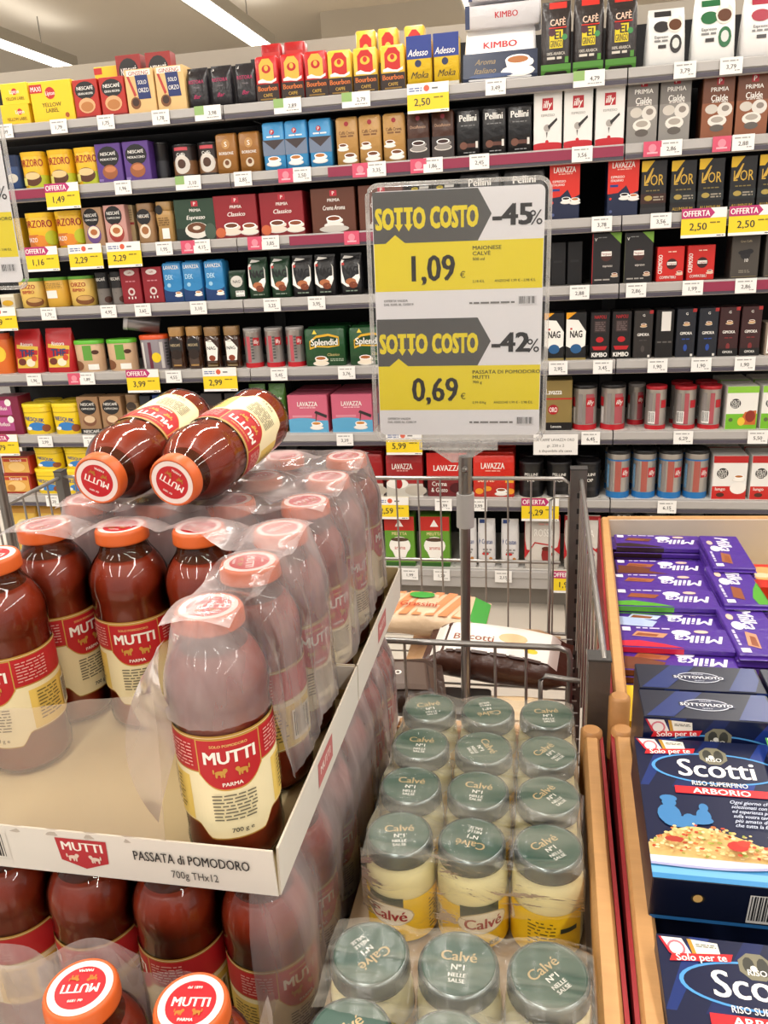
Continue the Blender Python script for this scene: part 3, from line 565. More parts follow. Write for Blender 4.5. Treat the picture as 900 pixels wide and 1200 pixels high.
stock(3, 'tin', '#77716c', 0, [('r', .05, .5, .95, .98, K_), ('t', 'NESCAFÉ', .5, .78, .09, W_, {'w': .5}), ('p', [(.25, .52), (.8, .52), (.5, .34)], K_), ('e', .8, .16, .2, .1, '#4a2c22')], 'silver and black coffee tin', 'beside the dark red boxes', 'coffee tin', [(107, 128, 319), (129, 141, 318)], lid='#222022')
stock(3, 'carton', '#8c1a26', .08, [('e', .5, .87, .28, .08, '#d8ccc8'), ('t', 'caffè', .5, .87, .05, '#8c1a26', {'w': .4}), ('l', .25, .6, .75, .66, 1, '#c8808a'), ('o', .5, .34, .18, '#d8c8c4'), ('o', .5, .34, .1, '#8c1a26'), ('r', .3, .14, .36, .2, W_), ('r', .47, .13, .53, .2, W_), ('r', .64, .14, .7, .2, W_)], 'dark red coffee box', 'with white oval', 'coffee box', [(142, 165, 315), (166, 191, 312)])
stock(3, 'brick', '#2f82bc', .07, [('r', 0, 0, 1, .34, '#17386c'), ('e', .5, .36, .5, .1, '#2f82bc'), ('t', 'LAVAZZA', .5, .86, .09, W_, {'b': .05, 'w': .78}), ('t', 'DEK', .35, .62, .12, '#bfe0f0', {'w': .4}), ('o', .3, .42, .1, '#9cc8e0'), ('c', .75, .2, .16, '#f2f0ea', '#c8853c')], 'light blue coffee pack', 'with navy foot', 'coffee pack', [(192, 212, 307), (213, 237, 305), (238, 264, 304)])
nagd = lambda bg: [('p', [(.06, .3), (.3, .2), (.75, .18), (.92, .4), (.92, .7), (.6, .92), (.2, .95), (.06, .8)], W_), ('t', 'NAG', .5, .6, .17, '#1c1a1c', {'b': .08, 'w': .68}), ('r', .1, .72, .22, .78, '#b8302a'), ('e', .5, .32, .24, .08, '#b06a42'), ('e', .6, .24, .2, .08, '#7c3c22'), ('l', .25, .07, .8, .12, 1, '#8a9a8a')]
stock(3, 'bag', '#1d3a26', .05, nagd(0), 'dark green coffee bag', 'with white oval', 'coffee bag', [(289, 313, 302), (315, 340, 300)])
stock(3, 'bag', '#1c1b1d', .05, nagd(0), 'black coffee bag', 'with white oval', 'coffee bag', [(341, 366, 299), (367, 393, 298), (396, 425, 297)])
stock(3, 'bag', '#1b3524', .045, [('e', .5, .62, .34, .2, '#c8c4bc'), ('t', 'NAG', .5, .62, .1, '#222', {'w': .4}), ('b', .4, .1, .9, .3)], 'slumped dark green coffee bag', 'leaning beside the blue packs', 'coffee bag', [(266, 287, 317)], tilt=8)
for xx in ((643, 662, 285), (663, 682, 284)):
    pass
stock(3, 'carton', '#171517', .08, [('l', .2, .5, .8, .6, 1, '#2c2a2c')], 'plain black box', 'in the shade right of the sign', 'coffee box', [(645, 664, 284), (665, 683, 283)], yf=2.93)
ver = lambda r: [('r', 0, 0, .02, 1, r), ('p', [(.6, 1), (1, .78), (1, 1)], '#78a83c'), ('t', 'V', .12, .88, .06, W_, {}), ('l', .2, .9, .5, .93, 1, '#888'), ('o', .5, .56, .2, '#4a2520'), ('r', .32, .55, .68, .64, W_), ('t', 'Vergnano', .5, .595, .05, '#8a2520', {'w': .32}), ('t', 'espresso', .55, .36, .05, '#d8d0c8', {'w': .34}), ('c', .8, .18, .1, '#c8a888', '#8a5028'), ('l', .1, .06, .7, .11, 1, '#a8a29c')]
stock(3, 'carton', '#201e20', .10, ver('#b81f26'), 'black and red capsule box', 'with green corner flash', 'coffee box', [(693, 728, 273)])
stock(3, 'carton', '#211f20', .10, ver('#4a4a30'), 'black capsule box', 'with green corner flash', 'coffee box', [(731, 766, 272)])
stock(3, 'carton', '#c8241e', .10, [('t', 'CREMOSO', .12, .5, .12, W_, {'r': 90, 'b': .06, 'w': .7}), ('o', .55, .5, .2, '#3a1a1a'), ('r', .38, .47, .72, .56, W_), ('t', 'Vergnano', .55, .515, .06, '#8a2520', {'w': .3}), ('l', .4, .82, .7, .88, 1, '#f0c0b0'), ('c', .84, .24, .1, '#e8c0a0', '#8a3820'), ('t', 'COMPATIBILI', .42, .12, .08, W_, {'w': .6})], 'red square capsule box', 'with round dark emblem', 'coffee box', [(769, 802, 289), (805, 839, 287)])
stock(3, 'carton', '#4a443e', .10, [('t', 'Gran Caffè', .5, .86, .05, '#b8a888', {'w': .4}), ('o', .5, .55, .18, '#242225'), ('e', .38, .6, .14, .05, '#1e1c20'), ('e', .64, .62, .14, .06, '#1e1c20'), ('t', '10', .55, .42, .08, W_, {'w': .12}), ('l', .3, .12, .7, .2, 2, '#8a8274'), ('r', .06, .03, .94, .045, '#8a7a58')], 'grey-brown capsule box', 'with dark flower emblem', 'coffee box', [(856, 892, 275), (897, 930, 274)])
# ---- fifth shelf
stock(4, 'tub', '#d86a24', .07, [('e', .5, .5, .3, .2, '#e8c83a'), ('r', -.1, .85, 1.1, 1, '#c84a1c')], 'orange drink tub', 'at the left end', 'drink tub', [(-14, 10, 391)])
stock(4, 'pouch', '#b41c22', .07, [('p', [(.12, .12), (.84, .12), (.9, .6), (.14, .66)], '#d8b440'), ('t', 'Ristora', .5, .66, .08, W_, {'w': .6}), ('t', 'THE', .5, .46, .16, '#1d3a6a', {'b': .08, 'w': .5}), ('e', .3, .26, .14, .08, '#6a2c1c'), ('e', .6, .24, .16, .09, '#e8dcc0'), ('e', .74, .34, .1, .07, '#c84a2c')], 'red drink bag', 'with yellow and blue picture', 'drink bag', [(13, 46, 387), (48, 85, 385)], name='drink_bag')
stock(4, 'tub', '#c8a684', .07, [('r', .4, .36, .66, .84, '#5f9a3c'), ('e', .2, .2, .18, .16, '#7a4a2c'), ('r', .5, .06, .8, .24, W_), ('e', .75, .62, .1, .07, '#4a2a1c')], 'beige coffee tub', 'with bright green lid', 'drink tub', [(86, 117, 400), (120, 158, 397)], lid='#5cb02c')
stock(4, 'tub', '#8a8288', .07, [('r', .0, .05, .1, .8, '#7a3a4a'), ('r', .2, .05, .28, .8, '#d8d4d0'), ('r', .4, .05, .5, .8, '#6a2a3c'), ('r', .75, .05, .84, .8, '#c8c2c0'), ('o', .62, .36, .14, '#e8c81e'), ('l', .9, .1, 1.0, .8, 8, '#444')], 'striped stick tub', 'with orange lid and yellow dot', 'drink tub', [(161, 194, 393)], lid='#d8501c', name='drink_tub')
ngd = [('e', .5, .56, .4, .2, K_), ('t', 'NESCAFÉ', .5, .58, .06, '#c8b48c', {'w': .6}), ('e', .5, .36, .34, .12, '#26160e'), ('r', .25, .08, .75, .12, '#a8824c')]
stock(4, 'glassjar', '#3a2216', 0, ngd, 'glass coffee jar', 'with gold lid and black label', 'coffee jar', [(196, 215, 384), (216, 236, 383)], lid='#a8804c')
stock(4, 'glassjar', '#3a2216', 0, [('p', [(.2, .2), (.8, .2), (.9, .5), (.5, .7), (.2, .66)], W_), ('t', 'NAG', .5, .5, .08, '#222', {'b': .06, 'w': .5}), ('e', .5, .26, .2, .07, '#8a3c22'), ('r', .2, .06, .8, .1, '#8a7a5a')], 'glass coffee jar', 'with gold lid and white label', 'coffee jar', [(238, 257, 383), (260, 281, 383)], lid='#8a6a44')
stock(4, 'tin', M('#a8a3a0', .3, .6), 0, [('r', -.1, 0, 1.1, .12, '#b81c28'), ('r', .02, .56, .24, .76, '#b31c28'), ('r', .62, .56, .86, .76, '#b31c28'), ('t', 'illy', .74, .66, .1, W_, {'w': .18}), ('r', .36, .14, .5, .8, '#b8505a'), ('l', .52, .2, .62, .8, 8, '#555')], 'silver coffee tin', 'with red foot, beside the green packs', 'coffee tin', [(284, 303, 385), (305, 332, 384), (334, 353, 384)], lid='#9a9694')
spl = [('p', [(.12, .66), (.3, .8), (.6, .84), (.86, .76), (.86, .52), (.6, .48), (.3, .5), (.12, .44)], '#d8a82c'), ('p', [(.14, .62), (.3, .74), (.6, .78), (.84, .72), (.84, .54), (.6, .52), (.3, .54), (.14, .5)], '#1a3c22'), ('t', 'Splendid', .49, .63, .17, W_, {'b': .06, 'w': .66}), ('c', .38, .16, .15, '#e8dcc8', '#a8622c'), ('p', [(.2, .84), (.26, .95), (.32, .84)], '#e8d04a'), ('t', 'Classico', .7, .3, .07, '#c8b878', {'s': .3, 'w': .3}), ('l', .62, .12, .95, .2, 2, '#a8b8a0')]
stock(4, 'brick', '#1c4a26', .11, spl, 'double green coffee pack', 'with white lettering', 'coffee pack', [(356, 405, 384), (408, 458, 382)], back=1)
nagc = [('p', [(0, 1), (.5, 1), (0, .84)], '#e8a020'), ('p', [(0, .3), (.5, .2), (.96, .3), (.98, .6), (.6, .84), (0, .86)], W_), ('t', 'NAG', .5, .55, .14, '#1c1a1c', {'b': .08, 'w': .6}), ('r', .2, .64, .3, .68, '#b8302a'), ('e', .5, .24, .28, .1, '#2a5a8a'), ('r', 0, .0, 1, .05, '#8a7a4a')]
stock(4, 'carton', '#19191b', .10, nagc, 'black and white capsule box', 'with orange corner, right of the sign', 'coffee box', [(639, 660, 367), (661, 689, 366)])
stock(4, 'carton', '#1b1718', .10, [('t', 'NAPOLI', .5, .9, .07, '#b81f26', {'w': .6}), ('r', .2, .58, .8, .82, '#3a2c2c'), ('l', .24, .6, .76, .8, 5, '#6a5a58'), ('e', .5, .42, .2, .06, '#b81f26'), ('p', [(.2, .2), (.8, .2), (.9, .28), (.1, .28)], '#b81f26'), ('r', 0, 0, 1, .17, '#131213'), ('t', 'KIMBO', .5, .1, .09, W_, {'b': .08, 'w': .8})], 'black capsule box', 'with red lettering, near the sign', 'coffee box', [(691, 715, 366), (717, 740, 365)])
gim = lambda c, bg: [('t', 'G', .5, .9, .05, W_, {}), ('c', .5, .7, .14, '#c8a070', '#8a5428'), ('t', 'GIMOKA', .5, .5, .06, W_, {'b': .06, 'w': .62}), ('l', .3, .36, .7, .4, 1, c), ('e', .5, .2, .1, .07, c), ('r', .8, .93, 1, 1, '#a82a2a'), ('r', .78, .02, .9, .07, '#e0dcd4')]
stock(4, 'carton', '#2b2726', .10, gim('#4a4442', 0), 'black capsule box', 'with small cup and grey emblem', 'coffee box', [(742, 765, 364)])
stock(4, 'carton', '#161415', .10, [('r', .3, .56, .82, .96, '#dedbd6'), ('l', .1, .3, .9, .36, 1, '#5a5654')], 'black tray box', 'with a white paper behind its cut front', 'coffee box', [(768, 790, 363)])
stock(4, 'carton', '#1d2029', .10, gim('#2a4a9a', 0), 'blue-black capsule box', 'with small cup', 'coffee box', [(792, 816, 362), (818, 841, 361)])
stock(4, 'carton', '#381a1c', .10, gim('#7a2a2c', 0)+[('r', 0, 0, 1, .16, '#131213'), ('t', 'GIMOKA', .5, .09, .05, W_, {'w': .5})], 'dark red capsule box', 'in a black tray', 'coffee box', [(843, 866, 360), (867, 893, 359)])
stock(4, 'carton', '#8a7a6a', .10, [('r', .08, .06, 1, .8, W_), ('r', .14, .12, 1, .7, '#a83428')], 'white and brown box', 'at the right edge', 'coffee box', [(896, 925, 378)])
# ---- sixth shelf
stock(5, 'carton', '#7a1c3c', .09, [('r', .05, .52, .7, .9, '#b04a86'), ('r', .05, .1, .7, .46, '#b04a86'), ('o', .6, .84, .12, W_), ('o', .6, .4, .12, W_), ('t', 'Infusi', .35, .7, .1, W_, {'w': .4}), ('t', 'Infusi', .35, .28, .1, W_, {'w': .4})], 'dark pink tea box', 'with white flowers', 'tea box', [(-8, 24, 465)], name='tea_box')
nqd = [('r', -.1, .7, 1.1, .74, '#c8a81c'), ('t', 'NESQUIK', .5, .5, .13, '#1c3a8a', {'b': .06, 'w': .56, 'r': -8}), ('e', .55, .26, .26, .14, '#2f7ac0'), ('e', .8, .2, .12, .12, '#8a4a28'), ('e', .3, .2, .08, .06, W_)]
stock(5, 'tub', '#e8c81c', .07, nqd, 'yellow cocoa tub', 'with blue lettering', 'drink tub', [(23, 56, 474), (58, 91, 473)], lid='#ecd024', back=1)
cap = [('e', .5, .72, .4, .2, K_), ('t', 'NESCAFÉ', .5, .8, .07, W_, {'w': .62}), ('t', 'CAPPUCCINO', .5, .68, .05, W_, {'w': .62}), ('e', .5, .36, .32, .15, '#7a4c34'), ('e', .5, .4, .26, .1, '#d8bc98'), ('r', 0, 0, 1, .14, '#131213'), ('t', 'NESCAFÉ', .5, .07, .08, W_, {'b': .06, 'w': .84})]
stock(5, 'carton', '#9a7654', .07, cap, 'beige coffee box', 'with cappuccino cup and black foot', 'coffee box', [(91, 117, 466), (118, 144, 464)])
stock(5, 'glassjar', M('#a8865c', .35), 0, [('e', .5, .7, .36, .12, '#3a2c24'), ('l', .2, .2, .8, .5, 4, '#6a5238')], 'gold coffee tin', 'beside the cappuccino boxes', 'coffee jar', [(146, 163, 463)], lid='#8a6c4c')
stock(5, 'carton', '#22242c', .07, [('r', .1, .3, .9, .7, '#3a2c24')], 'black coffee box', 'half hidden by the lying bottle', 'coffee box', [(165, 178, 464)])
stock(5, 'carton', '#1d3a7c', .07, [('r', .1, .3, .9, .7, '#2a4c94')], 'blue coffee box', 'half hidden by the lying bottle', 'coffee box', [(180, 200, 463)])
stock(5, 'carton', '#2a2424', .07, [('r', .1, .3, .9, .7, '#4a2c24')], 'dark coffee box', 'seen between the two lying bottles', 'coffee box', [(204, 232, 462), (236, 262, 461), (266, 288, 461)])
stock(5, 'bag', '#3f6a24', .05, [('t', 'Gerardo', .5, .72, .05, W_, {'w': .7}), ('e', .6, .4, .3, .14, '#8ab43c'), ('e', .4, .24, .2, .08, '#c85a28')], 'green coffee bag', 'behind the lying bottle', 'coffee bag', [(290, 312, 452), (314, 334, 450)])
stock(5, 'carton', '#c8617a', .11, [('r', 0, 0, 1, .32, '#5ba4cc'), ('e', .35, .33, .36, .06, '#5ba4cc'), ('r', .1, .4, .6, .46, '#d88a9a'), ('t', 'LAVAZZA', .5, .76, .12, W_, {'b': .05, 'w': .5}), ('l', .3, .64, .7, .68, 1, '#f0c8d0'), ('c', .7, .2, .13, '#efe9e2', '#c8853c'), ('p', [(.66, .52), (.96, .38), (.98, .46), (.7, .58)], '#2c2a2c'), ('p', [(.7, .5), (.73, .5), (.7, .3), (.68, .3)], '#5a3a24')], 'pink and light blue coffee box', 'with a white cup', 'coffee box', [(336, 386, 464), (388, 436, 461)], back=1)
stock(5, 'carton', '#8a7644', .09, [('t', 'Lavazza', .3, .78, .11, W_, {'b': .05, 'w': .6}), ('r', 0, .62, 1, .65, '#b8302a'), ('o', .28, .42, .2, '#a81c26'), ('t', 'ORO', .28, .42, .1, W_, {'b': .05, 'w': .3}), ('r', 0, 0, 1, .16, '#1c1a1b'), ('t', 'Lavazza', .4, .08, .05, W_, {'w': .4})], 'gold coffee box', 'beside the sign, with a red round emblem', 'coffee box', [(639, 671, 446)])
ilt = [('r', -.1, 0, 1.1, .12, '#b81c28'), ('r', .3, .14, .42, .8, '#8a8482'), ('r', .52, .14, .76, .8, '#a85058'), ('r', .52, .52, .8, .72, '#b31c28'), ('t', 'illy', .66, .62, .1, W_, {'w': .2, 's': .2}), ('r', -.05, .52, .18, .72, '#b31c28'), ('r', .06, .14, .2, .5, '#d4d0cc')]
silver = M('#b0aba6', .32, .6)
stock(5, 'tin', silver, 0, ilt, 'black-lidded silver coffee tin', 'with red foot', 'coffee tin', [(671, 701, 452), (704, 735, 451)], lid='#1a191b')
stock(5, 'tin', silver, 0, ilt, 'silver coffee tin', 'with red foot, standing farther back', 'coffee tin', [(736, 757, 450)], lid='#8a8684', yf=2.95)
ilr = [('r', -.1, 0, 1.1, .1, '#b81c28'), ('r', .2, .12, .34, .84, '#8a8482'), ('r', .44, .12, .58, .84, '#a85058'), ('b', .2, .14, .44, .42), ('r', .62, .5, .84, .68, '#b31c28')]
stock(5, 'tin', silver, 0, ilr, 'red-lidded silver coffee tin', 'standing alone', 'coffee tin', [(757, 783, 453)], lid='#b01c28')
stock(5, 'tin', silver, 0, ilr, 'red-lidded silver coffee tin', 'beside the green and white boxes', 'coffee tin', [(791, 818, 453), (820, 848, 453)], lid='#b01c28', back=1)
dol = lambda c, x: [('r', 0, 0, 1, .36 if c == '#74b82a' else .3, c), ('o', .28, .6, .17, '#1c1a1b'), ('t', 'DOLCE', .28, .64, .09, W_, {'w': .26, 'b': .05}), ('t', 'GUSTO', .28, .54, .09, W_, {'w': .26, 'b': .05})] + x
stock(5, 'carton', '#e8e6e0', .12, dol('#74b82a', [('r', 0, .85, 1, 1, '#8ac43c'), ('p', [(.4, .1), (.6, .4), (.96, .44), (.96, .1)], '#c8662c'), ('e', .78, .3, .16, .14, '#8a2c1c'), ('e', .5, .18, .12, .1, '#e8c03c'), ('o', .16, .22, .07, '#5a6a3a')]), 'white and green capsule box', 'with tea glass', 'coffee box', [(850, 889, 453), (892, 931, 452)], back=1)
# ---- seventh shelf
stock(6, 'carton', '#9a2a1c', .09, [('r', .04, .1, .94, .9, '#d8a048'), ('e', .5, .4, .3, .26, '#e8c078'), ('r', .06, .7, .9, .86, '#b83a24'), ('t', 'Savoiardi', .5, .78, .14, W_, {'w': .6}), ('e', .3, .3, .14, .18, '#b87c34')], 'orange biscuit box', 'lower of a stack of two', 'biscuit box', [(2, 37, 556)], name='biscuit_box')
stock(6, 'carton', '#a8301e', .09, [('r', .04, .1, .94, .9, '#dca850'), ('e', .5, .4, .3, .26, '#e8c078'), ('r', .06, .7, .9, .86, '#b83a24'), ('t', 'Savoiardi', .5, .78, .14, W_, {'w': .6})], 'orange biscuit box', 'upper of a stack of two', 'biscuit box', [(2, 36, 535)], name='biscuit_box', zoff=at(20, 556, Y=2.868).z-DECKTOP[6]+.001)
stock(6, 'tub', '#e6c61c', .07, nqd, 'yellow cocoa tub', 'at the bottom of a two-high stack', 'drink tub', [(38, 71, 551), (73, 104, 549)], lid='#ecd024')
stock(6, 'tub', '#e8c81c', .07, nqd, 'yellow cocoa tub', 'on top of another yellow tub', 'drink tub', [(36, 70, 526), (72, 104, 524)], lid='#ecd024', zoff=at(70, 551, Y=2.868).z-DECKTOP[6]+.002)
lvr = [('t', 'LAVAZZA', .45, .7, .13, W_, {'b': .06, 'w': .55}), ('l', .3, .58, .6, .62, 1, '#e8b0a8'), ('r', 0, 0, 1, .3, '#c8c4bc'), ('e', .3, .3, .3, .12, W_), ('e', .34, .3, .1, .12, '#a81c20'), ('e', .8, .14, .3, .12, '#b8b0a4')]
stock(6, 'brick', '#9c1c20', .10, lvr, 'dark red double coffee pack', 'with white swirl', 'coffee pack', [(405, 449, 532), (451, 496, 531)], back=1)
stock(6, 'brick', '#7a1c22', .10, [('r', 0, .42, 1, 1, '#c02420'), ('t', 'LAVAZZA', .5, .66, .13, W_, {'b': .06, 'w': .66}), ('t', 'Crema', .3, .3, .1, W_, {'w': .36}), ('t', '& Gusto', .3, .16, .1, W_, {'w': .4}), ('e', .75, .2, .2, .12, '#4a1418')], 'red and maroon double coffee pack', 'behind the pole', 'coffee pack', [(499, 549, 531)], back=1)
stock(6, 'brick', '#cc2a1c', .10, [('t', 'LAVAZZA', .48, .74, .14, W_, {'b': .06, 'w': .56}), ('l', .3, .6, .66, .64, 1, '#f0c0b0'), ('t', 'Suerte', .32, .42, .12, '#f0dcc0', {'s': .3, 'w': .4}), ('r', .78, .34, .98, .5, '#e8a830'), ('e', .15, .14, .1, .07, '#e89a2c'), ('e', .35, .2, .1, .06, '#e89a2c'), ('e', .9, .14, .1, .07, '#e89a2c'), ('c', .68, .14, .12, '#f2efe8', '#8a4a24')], 'bright red double coffee pack', 'with white cup', 'coffee pack', [(553, 604, 533)], back=1)
stock(6, 'tin', '#161517', 0, [('t', 'PELLINI', .5, .66, .08, W_, {'b': .03, 'w': .6}), ('t', 'TOP', .5, .5, .09, W_, {'b': .03, 'w': .4}), ('r', .3, .2, .7, .3, '#262427')], 'black coffee tin', 'with white lettering', 'coffee tin', [(607, 638, 543), (640, 671, 542), (674, 705, 542)], lid='#1f1d20', back=1)
dec = [('r', -.1, 0, 1.1, .13, '#2472b4'), ('r', -.1, .78, 1.1, .81, '#2472b4'), ('r', .24, .14, .32, .78, '#8a8482'), ('r', .38, .14, .56, .78, '#a85a50'), ('r', .58, .44, .84, .64, '#c0202c'), ('t', 'illy', .71, .54, .1, W_, {'w': .2, 's': .2}), ('r', .06, .2, .18, .7, '#6a9ac0'), ('l', .07, .24, .17, .66, 6, W_)]
stock(6, 'tin', silver, 0, dec, 'silver coffee tin', 'with blue foot', 'coffee tin', [(711, 740, 530), (742, 771, 529), (772, 802, 528), (803, 833, 527)], lid='#1a191b', back=1)
stock(6, 'carton', '#e8e6e2', .12, dol('#c4241e', [('r', 0, .84, 1, 1, '#b81f20'), ('c', .76, .5, .14, '#f4f1ec', '#b06a2c'), ('e', .76, .26, .24, .14, '#f0ece6'), ('t', 'lungo', .24, .24, .07, W_, {'w': .3}), ('e', .25, .1, .12, .05, '#4a2418')]), 'white and red capsule box', 'with espresso cup', 'coffee box', [(834, 877, 535), (880, 922, 534)], back=1)
# ---- bottom shelf
mel = [('r', 0, .72, 1, 1, '#b8241c'), ('p', [(.36, .8), (.5, .94), (.64, .8)], W_), ('t', 'MELITTA', .5, .66, .06, '#e8d8a0', {'w': .5}), ('e', .5, .42, .36, .18, W_), ('p', [(.16, .42), (.84, .42), (.66, .16), (.34, .16)], W_), ('e', .5, .54, .3, .04, '#4a3424'), ('t', 'aroma', .5, .38, .08, '#b83a2c', {'w': .36}), ('r', 0, 0, 1, .08, '#2c5a20')]
stock(7, 'carton', '#5f9428', .07, mel, 'green filter box', 'with red top and white filter paper picture', 'filter box', [(451, 486, 608), (490, 528, 603)], name='filter_box')
stock(7, 'bag', '#d6d4d4', .05, [('p', [(.1, .5), (.5, .99), (.1, .99)], '#27407a'), ('t', 'Crastan', .55, .56, .1, '#4a5a8a', {'w': .6}), ('l', .3, .3, .8, .42, 2, '#888'), ('e', .45, .3, .2, .03, '#c02c2c'), ('o', .75, .2, .1, '#b87a3c')], 'white and blue coffee bag', 'behind the basket wires', 'coffee bag', [(540, 556, 610), (558, 582, 608), (585, 610, 613)])
ros = [('p', [(0, .2), (.3, .5), (.7, .46), (1, .3), (1, 1), (0, 1)], '#b01c22'), ('t', 'ROSSA', .55, .7, .13, W_, {'b': .04, 'w': .54}), ('l', .4, .82, .7, .87, 1, '#e8b0a8'), ('e', .62, .28, .14, .16, '#8a1c1c'), ('e', .62, .4, .13, .04, '#5a2414'), ('o', .8, .3, .05, '#8a1c1c')]
stock(7, 'bag', '#cfc9c2', .06, ros, 'red and white coffee bag', 'beside the basket corner', 'coffee bag', [(613, 658, 607), (661, 704, 606)])
stock(7, 'bag', '#d8b04c', .06, [('e', .5, .5, .34, .2, '#e8d8a0'), ('r', 0, .8, 1, .95, '#c08a2c')], 'yellow snack bag', 'behind the left end of the basket', 'snack bag', [(14, 44, 590), (46, 76, 589)], name='snack_bag')
stock(7, 'tin', '#161517', 0, [('t', 'Pellini', .5, .9, .06, W_, {'b': .05, 'w': .5})], 'black coffee tin', 'just showing over the chocolate bin', 'coffee tin', [(712, 748, 600), (750, 786, 600), (790, 826, 599)], lid='#1f1d20')

# lying tin on the fifth shelf
q = MB(); R = .035; mm = M('#8a8586', .25, .6)
P = at(168, 382, Y=2.93)
q.lathe([(R*.9, 0), (R, .004), (R, .125), (R*.92, .13)], mm, 24); q.lathe([(R*.86, .13), (R*.86, .1315)], M('#c4c2c4', .3, .5), 24)
t = tag(q.build('coffee_tin', None, (P.x+.06, 2.95, P.z), (0, math.radians(-78), math.radians(24))), 'plain silver tin lying on its side above the green lidded tubs', 'coffee tin')
q = MB(); q.lathe([(R*1.03, .118), (R*1.03, .134), (R*.8, .1345)], M('#b9b6b8', .3, .3), 24); q.build('lid', t)

# ------------------------------------------------------------------ price tags on the shelf edges
white_ = M('#e9e7e4', .5)
_tagmesh = {}
def ptag(kind, txt):
    key = (kind, txt)
    if key in _tagmesh: return _tagmesh[key]
    w_, h_ = {'w': (.064, .046), 'g': (.095, .046), 'o': (.135, .088), 'y': (.135, .088), 'n': (.155, .075)}[kind]
    q = MB(); q.box(-w_/2, -.0012, -h_/2, w_/2, .0012, h_/2, M('#e8c91e', .45) if kind in 'oy' else white_)
    d = Dec(lambda a, b, e: (a, -.0012-e, b-h_/2), None, w_, h_)
    if kind == 'w': d.ops([('t', txt, .5, .44, .26, '#4a4848', {'w': .5}), ('l', .1, .72, .8, .86, 1, '#9a9896'), ('l', .66, .16, .9, .26, 1, '#8a8886')])
    elif kind == 'g': d.ops([('r', 0, .4, .36, 1, '#8cae68'), ('t', txt, .68, .48, .26, '#4a4848', {'w': .34}), ('l', .46, .14, .9, .24, 1, '#8a8886')])
    elif kind == 'n': d.ops([('t', 'IL CAFFE\' LAVAZZA ORO', .5, .74, .13, '#5a5858', {'w': .84, 'b': 0}), ('t', 'gr. 250 x 2', .5, .46, .13, '#5a5858', {'w': .4, 'b': 0}), ('t', 'è disponibile alla cassa', .5, .2, .12, '#5a5858', {'w': .8, 'b': 0})])
    elif kind == 'o': d.ops([('r', 0, .66, 1, 1, '#e9e7e4'), ('p', [(0, .66), (.64, .66), (.74, .83), (.64, 1), (0, 1)], '#b02a68'), ('t', 'OFFERTA', .33, .83, .2, W_, {'w': .6, 'b': .06}), ('t', txt, .38, .38, .25, '#2a2a2a', {'w': .42, 'b': .03}), ('l', .64, .46, .9, .54, 1, '#7a6a1a'), ('r', 0, 0, 1, .1, '#e9e7e4'), ('l', .8, .02, .96, .08, 1, '#555')])
    else: d.ops([('r', 0, .64, 1, 1, '#e9e7e4'), ('l', .05, .72, .36, .88, 2, '#5a6a9a'), ('o', .47, .82, .07, '#d0583c'), ('l', .6, .76, .74, .86, 1, '#666'), ('t', txt, .36, .38, .25, '#2a2a2a', {'w': .42, 'b': .03}), ('l', .64, .46, .9, .54, 1, '#7a6a1a'), ('r', 0, 0, 1, .1, '#e9e7e4'), ('l', .8, .02, .96, .08, 1, '#555')])
    _tagmesh[key] = (q.mesh('price_tag'), d.mb.mesh('front_print'), h_); return _tagmesh[key]
TAGS = {
 0: [('w', 8, '1,99'), ('w', 71, '1,79'), ('w', 126, '1,75'), ('w', 190, '1,78'), ('g', 245, '3,98'), ('g', 338, '2,89'), ('g', 418, '2,79'), ('y', 502, '2,50'), ('w', 581, '3,49'), ('g', 690, '4,79'), ('w', 802, '3,79'), ('w', 856, '3,79')],
 1: [('o', 75, '1,49'), ('w', 146, '1,96'), ('g', 222, '3,10'), ('w', 286, '2,85'), ('w', 355, '2,50'), ('w', 442, '3,35'), ('w', 508, '1,86'), ('w', 562, '2,45'), ('w', 682, '3,56'), ('w', 786, '2,86'), ('w', 870, '2,88')],
 2: [('o', 51, '1,16'), ('y', 102, '2,29'), ('y', 147, '2,29'), ('w', 194, '1,95'), ('w', 238, '4,15'), ('w', 318, '3,85'), ('w', 705, '3,78'), ('w', 774, '3,56'), ('o', 824, '2,50'), ('o', 880, '2,50')],
 3: [('y', 3, '1,89'), ('w', 59, '1,79'), ('w', 129, '4,95'), ('w', 169, '2,65'), ('w', 234, '3,10'), ('w', 320, '3,25'), ('w', 372, '3,95'), ('w', 679, '2,88'), ('w', 745, '2,86'), ('w', 811, '1,99'), ('w', 873, '2,86')],
 4: [('w', 42, '1,96'), ('w', 104, '1,89'), ('o', 169, '3,99'), ('w', 205, '4,55'), ('y', 259, '2,99'), ('w', 328, '5,45'), ('w', 407, '3,76'), ('w', 654, '2,95'), ('w', 706, '3,45'), ('w', 770, '1,90'), ('w', 821, '1,90'), ('w', 872, '1,90')],
 5: [('o', 6, '1,79'), ('w', 55, '2,99'), ('w', 108, '2,45'), ('w', 405, '3,39'), ('y', 474, '5,99'), ('w', 692, '6,45'), ('w', 800, '6,29'), ('w', 887, '5,50')],
 6: [('w', 64, '2,20'), ('y', 459, '2,59'), ('w', 520, '2,99'), ('w', 561, '3,99'), ('o', 633, '4,29'), ('w', 781, '6,15')],
 7: [('w', 481, '1,99'), ('w', 518, '1,79'), ('w', 590, '2,15'), ('o', 668, '1,90')],
}
PINK = {1: [336, 423, 491, 764, 845], 2: [222, 300, 413], 4: [89]}
names = []
